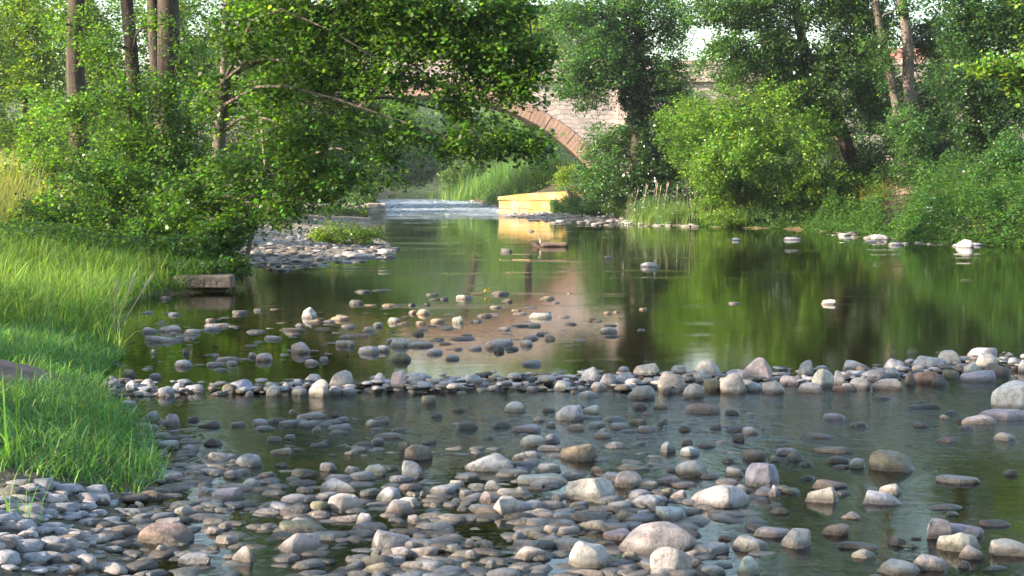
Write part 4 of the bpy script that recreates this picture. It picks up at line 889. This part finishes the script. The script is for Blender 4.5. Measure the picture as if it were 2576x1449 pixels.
# ------------------------------------------------------------------ beyond the bridge
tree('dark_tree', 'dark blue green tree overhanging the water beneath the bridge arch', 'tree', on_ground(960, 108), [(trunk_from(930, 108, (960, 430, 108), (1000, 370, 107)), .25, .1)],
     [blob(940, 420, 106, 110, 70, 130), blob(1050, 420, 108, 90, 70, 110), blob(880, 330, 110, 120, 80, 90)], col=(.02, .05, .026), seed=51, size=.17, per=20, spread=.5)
tree('willow_tree', 'grey green willow leaning over the far water beyond the arch', 'tree', on_ground(1190, 97), [(trunk_from(1200, 97, (1190, 440, 97), (1170, 390, 96.5)), .2, .1)],
     [blob(1190, 420, 96, 80, 55, 100), blob(1150, 450, 95, 60, 40, 50), blob(1290, 410, 98, 90, 60, 80)], col=(.085, .14, .05), seed=52, size=.15, per=22, spread=.45, group='trees beyond the bridge')
for i, (px, Y, py, rx, ry, col, lab) in enumerate([(850, 128, 240, 150, 130, BG, 'tall dim tree filling the left of the arch opening'), (985, 140, 310, 150, 110, MG, 'green tree seen through the middle of the bridge arch'), (1300, 126, 340, 140, 90, LG, 'lighter tree seen through the right of the bridge arch'), (640, 122, 230, 160, 140, MG, 'bank tree beyond the left end of the bridge')]):
    tree('riverside_tree', lab, 'tree', on_ground(px, Y), [(trunk_from(px, Y, (px, 380, Y), (px + 4, py, Y)), .3, .1)], [blob(px, py, Y, rx, ry, 170), blob(px, 200, Y + 3, 170, 75, 150), blob(px - 20, min(py + 110, 440), Y - 2, rx, 70, 100)], col=col, seed=60 + i, size=.2, per=20, spread=.6, group='trees beyond the bridge')
for i, (px, Y, py, rx, ry, lab) in enumerate([(840, 92, 90, 130, 85, 'yellow green tree topping the bridge behind the alder limb'), (1110, 99, 95, 160, 85, 'yellow green tree above the middle of the bridge parapet'), (1330, 94, 85, 130, 80, 'bright tree above the parapet where the arch meets its wall')]):
    bx = px + 110 if px == 1110 else px
    tree('ash_tree', lab, 'tree', on_ground(bx, Y), [(trunk_from(bx, Y, (px + 60 if px == 1110 else px, 250, Y), (px + 4, py, Y)), .3, .12)], [blob(px, py, Y, rx, ry, 190), blob(px + 30, py + 70, Y, rx * .9, 50, 70)], col=(.15, .21, .025), seed=70 + i, size=.17, per=22, spread=.5, group='trees behind the bridge parapet')
# woods that close the valley
bl = [blob(px, 345 + rng.uniform(-20, 20), 165 + rng.uniform(-8, 8), 130, 130 + rng.uniform(-10, 20), 110) for px in range(-500, 3200, 130)]
o, _ = foliage('far_woods', bl, None, .34, 20, 1.0, (.04, .085, .03), seed=80, twigs=False, dm=4.0); tag(o, 'far woods closing the valley behind the bridge', 'woods', kind='stuff')

# ------------------------------------------------------------------ right bank
tree('ivy_tree', 'ivy wrapped tree with a dark column in front of the bridge pier', 'tree', on_ground(1590, 54),
     [(trunk_from(1600, 54, (1605, 330, 54), (1608, 130, 54), (1600, -40, 54), (1600, -200, 54)), .28, .12)],
     [blob(1520, 90, 53.5, 110, 100, 110), blob(1600, 20, 54, 130, 90, 110), blob(1690, 60, 54, 60, 80, 40), blob(1450, 190, 53, 70, 55, 34), blob(1680, 190, 53.5, 60, 80, 42), blob(1540, -90, 54, 140, 80, 90), blob(1580, -230, 54, 140, 90, 80), blob(1640, -380, 54, 160, 90, 90), blob(1560, -500, 54, 150, 80, 60), blob(1690, 240, 53.4, 50, 60, 34), blob(1430, 40, 53.5, 90, 70, 40), blob(1660, -130, 54, 90, 70, 46), blob(1470, 230, 53, 70, 60, 26), blob(1540, 180, 53, 70, 60, 34), blob(1440, 190, 52.5, 50, 60, 16)],
     col=BG, seed=91, size=.11, dm=5.5, per=24, spread=.34, ivy=[blob(1605, 220, 53.8, 62, 105, 120), blob(1640, 320, 53.6, 60, 60, 50), blob(1590, 130, 53.8, 50, 80, 50), blob(1650, 390, 53.6, 55, 60, 40), blob(1605, 450, 53.6, 60, 60, 40)])
shrub('elder_bush', 'mounded green bush at the foot of the ivy tree hiding the arch end', 'bush', on_ground(1600, 56),
      [blob(1595, 390, 55, 115, 100, 190), blob(1520, 450, 55, 80, 55, 70), blob(1525, 365, 55, 50, 50, 36), blob(1680, 420, 55, 90, 75, 90)], size=.11, col=BG, seed=92, per=24, spread=.32)
shrub('meadow_plants', 'low grey green weeds beside the right gravel bar', 'plant', on_ground(1500, 58), [blob(1480, 505, 58, 70, 28, 70), blob(1580, 500, 56, 80, 36, 80)], size=.085, col=(.07, .125, .045), seed=93, per=24, spread=.25)
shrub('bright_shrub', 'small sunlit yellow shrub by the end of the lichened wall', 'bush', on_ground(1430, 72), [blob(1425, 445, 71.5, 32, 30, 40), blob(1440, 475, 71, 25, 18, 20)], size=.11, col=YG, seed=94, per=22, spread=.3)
tree('ivy_tree', 'leaning ivy clad tree behind the bright elder', 'tree', on_ground(2185, 48),
     [(trunk_from(2185, 48, (2140, 400, 47.7), (2110, 310, 47.5), (2060, 220, 47.5), (2010, 60, 47.5), (1990, -180, 47.5)), .26, .13)],
     [blob(1850, 30, 47.5, 130, 90, 120), blob(1980, -20, 47.5, 150, 100, 150), blob(2130, 20, 47.5, 130, 110, 130), blob(1830, 130, 47, 90, 60, 50), blob(1930, 120, 47.2, 100, 80, 80), blob(2120, 140, 47.2, 100, 80, 80), blob(1990, -180, 48, 260, 100, 170), blob(1790, -60, 48, 70, 80, 40), blob(2000, 240, 47, 60, 50, 30), blob(2080, -300, 48.5, 200, 90, 100), blob(1960, -420, 48.5, 170, 80, 70), blob(2100, -520, 48.5, 150, 80, 60), blob(2180, 240, 48.5, 80, 90, 60), blob(1860, 190, 49, 80, 60, 34), blob(1960, 190, 48.5, 80, 50, 30)],
     col=(.05, .11, .034), seed=101, size=.105, dm=5.5, per=24, spread=.34, ivy=[blob(2050, 220, 47.3, 60, 80, 90), blob(2100, 300, 47.2, 45, 50, 36), blob(1975, 160, 47.2, 60, 60, 50), blob(2160, 420, 47.4, 40, 60, 24)])
tree('twin_trunk_tree', 'tall bare twin trunked tree on the right bank', 'tree', on_ground(2290, 47),
     [(trunk_from(2290, 47, (2285, 400, 46.5), (2282, 260, 46.5), (2284, 120, 46.5), (2262, -60, 46.5), (2265, -300, 46.5)), .24, .14), (trunk_from(2275, 47, (2268, 380, 46.4), (2255, 270, 46.4), (2232, 150, 46.5), (2205, 20, 46.5), (2190, -260, 46.6)), .17, .10)],
     [blob(2230, -160, 46.5, 190, 110, 120), blob(2330, -60, 47, 120, 70, 60), blob(2180, 60, 47.2, 70, 60, 26), blob(2340, 60, 47.5, 60, 50, 16), blob(2300, -320, 47, 230, 80, 100), blob(2250, -480, 47, 190, 100, 90), blob(2320, -620, 47, 150, 80, 90), blob(2420, -430, 46, 170, 110, 130), blob(2160, -400, 47.5, 130, 110, 90), blob(2345, 240, 48, 70, 70, 50), blob(2290, 340, 45.6, 70, 60, 50), blob(2300, 420, 45.6, 60, 50, 30), blob(2225, 150, 46.2, 32, 80, 16), blob(2262, 300, 46.2, 34, 60, 16), blob(2330, 110, 48.5, 70, 70, 50), blob(2240, 70, 48.5, 70, 70, 40), blob(2290, 20, 46, 40, 40, 8), blob(2380, 90, 48, 60, 90, 40), blob(2160, 150, 48.5, 60, 90, 40), blob(2240, 300, 49, 80, 70, 50)],
     col=BG, seed=102, size=.105, per=22, spread=.34, bark='grey_bark')
tree('ivy_tree', 'huge dark ivy smothered tree at the right edge', 'tree', on_ground(2490, 41),
     [(trunk_from(2490, 41, (2480, 400, 41), (2462, 240, 41), (2450, 60, 41), (2450, -250, 41)), .36, .2)],
     [blob(2450, 60, 40.5, 110, 110, 130), blob(2560, 60, 40.5, 120, 130, 140), blob(2470, 200, 40.4, 110, 80, 90), blob(2590, 230, 40.4, 100, 90, 90), blob(2500, -120, 41, 180, 120, 150), blob(2680, 0, 41, 140, 200, 120), blob(2560, -280, 41, 240, 90, 110), blob(2650, -450, 41, 170, 120, 150), blob(2520, -560, 41.5, 130, 80, 70), blob(2400, -40, 40.8, 60, 60, 26)],
     col=(.036, .085, .032), seed=103, size=.10, dm=5.5, per=24, spread=.32, ivy=[blob(2460, 330, 40.7, 60, 80, 70), blob(2500, 430, 40.7, 60, 60, 40), blob(2440, 200, 40.7, 60, 80, 60)])
tree('sycamore_tree', 'yellow green branch of a nearer tree reaching in at the right edge', 'tree', on_ground(2760, 31), [(trunk_from(2780, 31, (2760, 320, 31), (2720, 100, 31), (2710, -150, 31)), .2, .1)],
     [blob(2500, 170, 30.5, 70, 22, 22), blob(2570, 200, 30.5, 60, 35, 26), blob(2680, 130, 31, 110, 90, 90), blob(2720, -60, 31, 160, 120, 110)], col=LG, seed=104, size=.11, per=16, spread=.26, six=True)
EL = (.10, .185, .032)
for i, (px, Y, y0, y1, rx, col, lab) in enumerate([(1880, 55, 190, 420, 85, BG, 'tall thicket behind the bright elder screening the bridge'), (2040, 54, 130, 420, 100, MG, 'tall thicket behind the leaning ivy clad tree'), (2190, 53, 110, 420, 90, BG, 'thicket between the leaning tree and the twin trunks'), (2370, 52, 140, 430, 80, MG, 'thicket right of the twin trunks'), (2560, 50, 150, 460, 120, BG, 'thicket behind the ivy smothered tree'), (1745, 57, 215, 430, 55, BG, 'low thicket between the ivy column and the bright elder')]):
    shrub('hawthorn_thicket', lab, 'bush', on_ground(px, Y), [blob(px, y1 - (y1 - y0) * .3, Y, rx, (y1 - y0) * .4, 90), blob(px + rng.uniform(-20, 20), y0 + (y1 - y0) * .3, Y, rx * .85, (y1 - y0) * .36, 70)], size=.115, col=col, seed=160 + i, per=24, spread=.34)

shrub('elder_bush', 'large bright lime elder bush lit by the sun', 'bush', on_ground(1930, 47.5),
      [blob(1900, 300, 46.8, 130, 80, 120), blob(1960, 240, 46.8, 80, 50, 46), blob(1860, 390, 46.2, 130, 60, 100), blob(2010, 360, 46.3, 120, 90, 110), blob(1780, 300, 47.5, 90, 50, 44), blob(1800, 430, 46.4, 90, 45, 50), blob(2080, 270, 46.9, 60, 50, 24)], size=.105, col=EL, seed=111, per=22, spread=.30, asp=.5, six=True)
shrub('hazel_bush', 'grey green bush left of the bright elder', 'bush', on_ground(1750, 49.5), [blob(1750, 370, 49, 90, 70, 110), blob(1720, 300, 50, 70, 50, 50), blob(1830, 460, 47.5, 100, 55, 90)], size=.10, col=MG, seed=112, per=24, spread=.3)
shrub('elder_bush', 'lower elder bush below the leaning trunk', 'bush', on_ground(2050, 46.8), [blob(2040, 450, 46.3, 110, 55, 110), blob(2130, 480, 46.5, 70, 40, 46)], size=.10, col=LG, seed=113, per=24, spread=.28)
shrub('ivy_bush', 'dark ivy thicket in the hollow behind the bare bank', 'bush', on_ground(2330, 47.5), [blob(2340, 400, 47, 100, 80, 130), blob(2220, 400, 48, 60, 70, 50), blob(2380, 480, 44.5, 90, 50, 90), blob(2330, 300, 48, 70, 60, 60)], size=.095, col=(.022, .058, .018), mat='glossy_leaf', seed=114, per=24, spread=.28)
shrub('bank_shrub', 'dark bush hanging over the bank at the right edge', 'bush', on_ground(2540, 39.5), [blob(2540, 400, 39, 90, 80, 120), blob(2600, 500, 38, 90, 60, 80)], size=.09, col=BG, seed=115, per=24, spread=.26)
# undergrowth clumps along the right bank, each its own plant
und = [(1470, 521, 57.3, 45, 14, BG, 'low weed clump at the left end of the right bank'), (1560, 522, 55, 60, 18, (.07, .13, .04), 'feathery weed clump behind the gravel bar'), (1640, 520, 52.5, 40, 22, BG, 'weed clump left of the tall pale grass tuft'),
       (1800, 520, 49.3, 60, 40, LG, 'leafy nettle clump right of the tall pale grass tuft'), (1880, 500, 48, 80, 55, YG, 'yellow flowered weed clump under the bright elder'), (1850, 548, 47.9, 70, 20, LG, 'low bright weeds at the waterline under the elder'), (1960, 540, 47.2, 80, 32, (.07, .14, .05), 'waterside weed mound below the elder'), (2060, 530, 46.9, 90, 45, MG, 'nettle clump beneath the leaning trunk'), (2150, 545, 46.8, 60, 35, BG, 'dim weed clump left of the bare earth bank'), (2120, 500, 47.3, 60, 40, (.11, .13, .03), 'dry yellowish weeds below the leaning trunk'),
       (2340, 560, 40.5, 70, 34, MG, 'white flecked weed clump right of the bare earth bank'), (2430, 545, 39, 70, 50, (.06, .13, .045), 'tall cow parsley clump above the cream pointed rock'), (2500, 570, 37.4, 80, 44, (.075, .15, .04), 'cow parsley mass by the water at the right edge'), (2590, 590, 35.5, 80, 46, (.07, .15, .035), 'dense flowering weeds cut by the right edge'), (2400, 510, 42, 60, 36, BG, 'dim weed clump under the ivy smothered tree'), (2550, 500, 39, 90, 50, (.05, .12, .035), 'tall weeds beneath the right edge bush')]
for i, (px, py, Y, rx, ry, col, lab) in enumerate(und):
    g_ = on_ground(px, Y)
    shrub('weed_clump', lab, 'plant', g_, [blob(px, py, Y, rx, ry, int(rx * ry * .035 * (Y / 45) ** 2 * 1.2) + 14)], size=.07, col=col, seed=130 + i, per=30, spread=.2, asp=.42, stems=2, up=.3)
# white umbels
fv = MB(); r_ = np.random.default_rng(5)
def umbels(name, label, px0, px1, py0, py1, Y0, Y1, n_):
    mb = MB()
    for _ in range(n_):
        q = P(r_.uniform(px0, px1), r_.uniform(py0, py1), r_.uniform(Y0, Y1))
        for _k in range(5):
            c_ = q + r_.normal(0, .022, 3) * np.array([1, 1, .4]); s_ = r_.uniform(.006, .011)
            mb.add([c_ + np.array([-s_, 0, -s_ * .5]), c_ + np.array([0, -s_ * .5, 0]), c_ + np.array([s_, 0, -s_ * .5]), c_ + np.array([0, s_ * .5, s_])], [(0, 1, 2, 3), (0, 2, 3)])
    tag(mb.build(name, 'white_petal'), label, 'flowers', kind='stuff')
umbels('cow_parsley_flowers', 'white flower heads over the weeds at the right edge', 2330, 2600, 520, 600, 36.0, 38.5, 170)
umbels('cow_parsley_flowers', 'tiny white flowers among weeds near the tall grass tuft', 1500, 1900, 470, 545, 47.0, 53.5, 110)

# tall grass tuft with seedheads
def tuft(name, label, px, Y, rad, n_, hlo, hhi, col, seed, bend=.35, wd=.018, heads=0, cat='grass tuft', yel=.05):
    r = np.random.default_rng(seed); g_ = on_ground(px, Y); e = empty(name, g_, label, cat)
    pts = np.stack([r.normal(0, rad, n_), r.normal(0, rad * .6, n_), np.zeros(n_)], 1)
    for q in pts: q[2] = gz(g_[0] + q[0], g_[1] + q[1]) - g_[2] - .02
    link('blades', blade_mesh('blades', pts, seed, hlo, hhi, wd, bend, col, .25, yel), 'grass', e)
    if heads:
        for _ in range(heads):
            hb = MB(); b_ = pts[r.integers(n_)]; t_ = b_ + np.array([r.normal(.05, .16), r.normal(0, .1), hhi * r.uniform(.95, 1.25)])
            mid = (b_ + t_) / 2 + np.array([-.03, 0, .05]); d_ = (t_ - mid); d_ /= np.linalg.norm(d_)
            hb.tube([b_, mid, t_ - d_ * .02, t_ + d_ * .08, t_ + d_ * .2], [.004, .003, .004, .013, .003], 5)
            hb.build('seed_head', 'dry_wood', e)
    return e
tuft('grass_tuft', 'tall pale grass tuft with straw seed heads behind the gravel bar', 1700, 50.6, .65, 1500, .5, 1.15, (.13, .21, .06), 201, .75, .016, 6)
tuft('grass_tuft', 'smaller grass tuft leaning left of the straw seed heads', 1630, 52, .35, 350, .6, 1.1, (.10, .17, .05), 202, .4, .02, 8)
tuft('reed_bed', 'bright reeds on the far bank under the arch', 1240, 88, 1.3, 1500, .9, 1.9, (.10, .20, .055), 203, .3, .035, 0, 'reeds')
tuft('reed_bed', 'tall reeds behind the lichened wall', 1360, 77, 1.1, 1300, .9, 1.9, (.12, .21, .06), 204, .3, .035, 12, 'reeds')
tuft('reed_bed', 'pale reeds by the far riffle', 1190, 95, .9, 700, .7, 1.5, (.13, .2, .07), 205, .3, .035, 0, 'reeds')
tuft('grass_tuft', 'yellow drooping grass tuft over the bare earth bank', 2200, 45.6, .3, 180, .5, .9, (.26, .22, .06), 206, .8, .02)
tuft('grass_tuft', 'curved lime grass blades beneath the ivy smothered tree', 2455, 40.5, .15, 40, .8, 1.3, (.2, .28, .04), 207, .9, .03)

# bare earth bank
bb = MB(); nb = 14
for i in range(nb + 1):
    for j in range(9):
        px = 2185 + 160 * i / nb; t = j / 8; Yb = 46.6 - 3.2 * i / nb
        x_, y_ = (px - 1288) / F * Yb, Yb + t * 2.2
        bb.v.append((x_ + .05 * rng.normal(), y_, max(gz(x_, y_), -.05) + .03 + (.10 + .06 * rng.normal()) * sin(pi * t) * sin(pi * i / nb) ))
for i in range(nb):
    for j in range(8): bb.f.append((i * 9 + j, (i + 1) * 9 + j, (i + 1) * 9 + j + 1, i * 9 + j + 1))
o = bb.build('earth_bank', 'path_earth', None, True); tag(o, kind='structure')

# ------------------------------------------------------------------ grass of the left bank
r_ = np.random.default_rng(77)
def bank_pts(n_, Y0, Y1, x0, edge=-.02, clear=True, near_only=None):
    out_ = []
    while len(out_) < n_:
        m_ = n_ * 2; Y = r_.uniform(Y0, Y1, m_); x = xl(Y) - edge - r_.uniform(0, 1, m_) ** 1.0 * (xl(Y) - x0)
        k = np.ones(m_, bool)
        if clear: k &= ((x + 3.95) / .72) ** 2 + ((Y - 9.75) / .85) ** 2 > r_.uniform(.75, 1.2, m_)
        k &= x > -.38 * Y - 1.2
        k &= Y > 6.9 + .25 * np.sin(x * 3) + .1 * r_.normal(size=m_)
        out_ += [np.array([a_, b_, 0.0]) for a_, b_ in zip(x[k], Y[k])]
    p_ = np.array(out_[:n_]); p_[:, 2] = ground(p_[:, 0], p_[:, 1]) - .015; return p_
GR = (.095, .20, .058)
pts = np.concatenate([bank_pts(30000, 6.8, 14, -6.5, .0), bank_pts(9000, 6.8, 14, -6.5, .0)])
o = link('grass', blade_mesh('grass', pts, 1, .05, .19, .009, .85, GR, .34, .10), 'grass'); tag(o, 'short green grass covering the near left bank', 'grass', kind='stuff')
pts = bank_pts(36000, 13, 24, -11.5, .03)
o = link('tall_grass', blade_mesh('tall_grass', pts, 2, .18, .42, .012, .7, (.10, .18, .036), .3, .10), 'grass'); tag(o, 'taller sunlit grass on the left bank below the trees', 'grass', kind='stuff')
pts = bank_pts(20000, 23, 40, -18, 4.6, False)
o = link('meadow_grass', blade_mesh('meadow_grass', pts, 3, .5, 1.1, .016, .45, (.21, .24, .085), .25, .15), 'grass'); tag(o, 'tall pale meadow grass at the far left behind the trees', 'grass', kind='stuff')
for i, (px, py, n_, h0, h1, lab) in enumerate([(285, 770, 26, .35, .55, 'pale green grass tuft with seed heads near the stone block'), (150, 690, 40, .4, .65, 'tall arching grass tuft on the sunlit part of the left bank'), (30, 700, 40, .4, .65, 'tall grass tuft at the left edge of the bank'), (225, 690, 30, .35, .6, 'grass tuft at the dark bush foot')]):
    g_ = G(px, py + 40, .3); tuft('grass_tuft', lab, px, g_[1], .12, n_, h0, h1, (.15, .24, .04), 300 + i, .5, .014, 3 if i == 0 else 0)
tuft('grass_tuft', 'few long lime blades bending in from the left edge', 15, 6.95, .05, 5, .45, .62, (.16, .30, .045), 310, .55, .016)
tuft('grass_tuft', 'sparse green blades among stones in the lower left corner', 30, 6.0, .06, 9, .22, .34, (.08, .2, .035), 311, .4, .010)
tuft('grass_tuft', 'broad leaf tuft at the grass tip pointing to the water', 300, 6.95, .06, 12, .16, .28, (.08, .2, .035), 312, .9, .014)

# ------------------------------------------------------------------ ground cover under the trees
def cover(name, label, n_, Y0, Y1, side, w0, w1, hmax, col, seed, size):
    r = np.random.default_rng(seed); Y = r.uniform(Y0, Y1, n_); u = w0 + (w1 - w0) * r.uniform(0, 1, n_) ** 1.9
    x = xr(Y) + u if side > 0 else xl(Y) - u
    keep = (np.abs(x) < .42 * Y + 3) & ~((side > 0) & (x / Y * F > 930) & (x / Y * F < 1020) & (r.uniform(0, 1, n_) < .85) & (Y > 41) & (Y < 47.5)); x, Y, u = x[keep], Y[keep], u[keep]
    hh_ = hmax * (.3 + .7 * np.clip(.35 + 1.1 * wnoise(x, Y, 2.1), 0, 1)) * np.clip(u / .5, .3, 1)
    C = np.stack([x, Y, ground(x, Y) + hh_ * r.uniform(0, 1, len(x)) ** .7], 1)
    V, Fc, k = leaf_geo(C, size, r, .7, .6); NLEAF[0] += len(C)
    tag(link(name, unif_mesh(name, V, Fc, k, tints(len(C), r, col, .33, .05)), 'leaf'), label, 'ground cover', kind='stuff')
cover('bank_undergrowth', 'mixed weeds and ivy covering the right bank', 130000, 33, 49, 1, -.12, 9, 1.15, (.052, .115, .03), 501, .095)
cover('bank_undergrowth', 'weeds on the bank behind the right gravel bar', 40000, 48, 70, 1, 2.2, 9, .6, (.06, .125, .035), 502, .10)
cover('shade_undergrowth', 'leafy undergrowth beneath the left bank trees', 40000, 21.2, 25.3, -1, .1, 7, .5, (.045, .095, .018), 503, .07)
cover('shade_undergrowth', 'weeds on the left bank beyond the gravel bar', 40000, 60, 110, -1, .3, 12, 1.0, (.06, .115, .03), 504, .14)
cover('bank_undergrowth', 'weeds on the far right bank upstream of the bridge', 30000, 74, 130, 1, .3, 12, 1.0, (.07, .14, .04), 505, .14)

# ------------------------------------------------------------------ near trees on the left bank (their shade lies on the shallows)
for i, (x_, y_, r0, lab) in enumerate([(-11.2, 10.9, 2.2, 'leafy riverside tree shading the left end of the dam'), (-10.6, 8.9, 2.3, 'leafy riverside tree shading the middle of the grass bank'), (-9.5, 6.0, 2.5, 'leafy riverside tree shading the near grass bank'), (-8.5, 1.6, 2.7, 'leafy riverside tree shading the near shallows'), (-6.5, -2.8, 2.6, 'leafy riverside tree on the left bank beside the viewer')]):
    b_ = np.array([x_, y_, gz(x_, y_)])
    tree('alder_tree', lab, 'tree', b_, [([b_, b_ + np.array([.1, 0, 2.5]), b_ + np.array([-.1, .1, 5]), b_ + np.array([.1, 0, 7.0])], .22, .08)],
         [(b_ + np.array([0, 0, 4.0]), np.array([r0, r0, 1.5]), 150), (b_ + np.array([.2, .2, 5.8]), np.array([r0 * .85, r0 * .85, 1.3]), 110), (b_ + np.array([.3, .1, 2.4]), np.array([r0 * .9, r0 * .9, 1.0]), 90)], col=DG, seed=400 + i, size=.15, per=22, spread=.4, twig_every=4, dm=2.0)
for i, (x_, y_, r0, lab) in enumerate([(-15.0, 18.5, 2.6, 'leafy tree at the left whose shade falls on the bank bushes'), (-17.5, 23.5, 2.6, 'leafy tree at the left whose shade falls on the trunks')]):
    b_ = np.array([x_, y_, gz(x_, y_)])
    tree('alder_tree', lab, 'tree', b_, [([b_, b_ + np.array([.1, 0, 2.5]), b_ + np.array([-.1, .1, 5]), b_ + np.array([.1, 0, 7.5])], .22, .08)],
         [(b_ + np.array([0, 0, 3.4]), np.array([r0, r0, 1.6]), 110), (b_ + np.array([.2, .2, 6.2]), np.array([r0, r0, 1.6]), 110)], col=MG, seed=440 + i, size=.13, per=22, spread=.4, twig_every=4, dm=1.3)
for i, (x_, y_, lab) in enumerate([(-1.5, -11, 'unseen tree added behind the viewer to block sky light'), (5.5, -10, 'unseen tree added behind the viewer on the right to block sky light'), (12.5, -6, 'unseen tree added beside the viewer on the right bank to block sky light'), (13.5, 4, 'unseen tree added on the right bank by the shallows to block sky light')]):  # added out of view to block the sky and darken the stone fronts
    b_ = np.array([x_, y_, gz(x_, y_)])
    tree('alder_tree', lab, 'tree', b_, [([b_, b_ + np.array([.1, 0, 3]), b_ + np.array([-.1, .1, 7]), b_ + np.array([.1, 0, 10.0])], .25, .1)],
         [(b_ + np.array([0, 0, 3.0]), np.array([3.6, 2.6, 2.2]), 110), (b_ + np.array([.2, .2, 6.8]), np.array([3.5, 2.6, 2.4]), 110), (b_ + np.array([.2, .2, 10]), np.array([2.6, 2.2, 1.8]), 70)], col=DG, seed=420 + i, size=.24, per=20, spread=.5, twig_every=4, dm=1.6)
# ------------------------------------------------------------------ faint evening haze over the valley
hm = newmat('haze'); n = N(hm)
pv_ = n('VolumePrincipled', i_Color=(.92, .95, 1, 1), i_Density=.0003, i_Anisotropy=.25)
o_ = n('OutputMaterial'); hm.node_tree.links.new(pv_.outputs[0], o_.inputs['Volume']); MATS['haze'] = hm
mb = MB(); mb.box((0, 330, 16), (1500, 800, 34)); o = mb.build('haze', 'haze'); tag(o, kind='stuff')
S.cycles.volume_bounces = 0
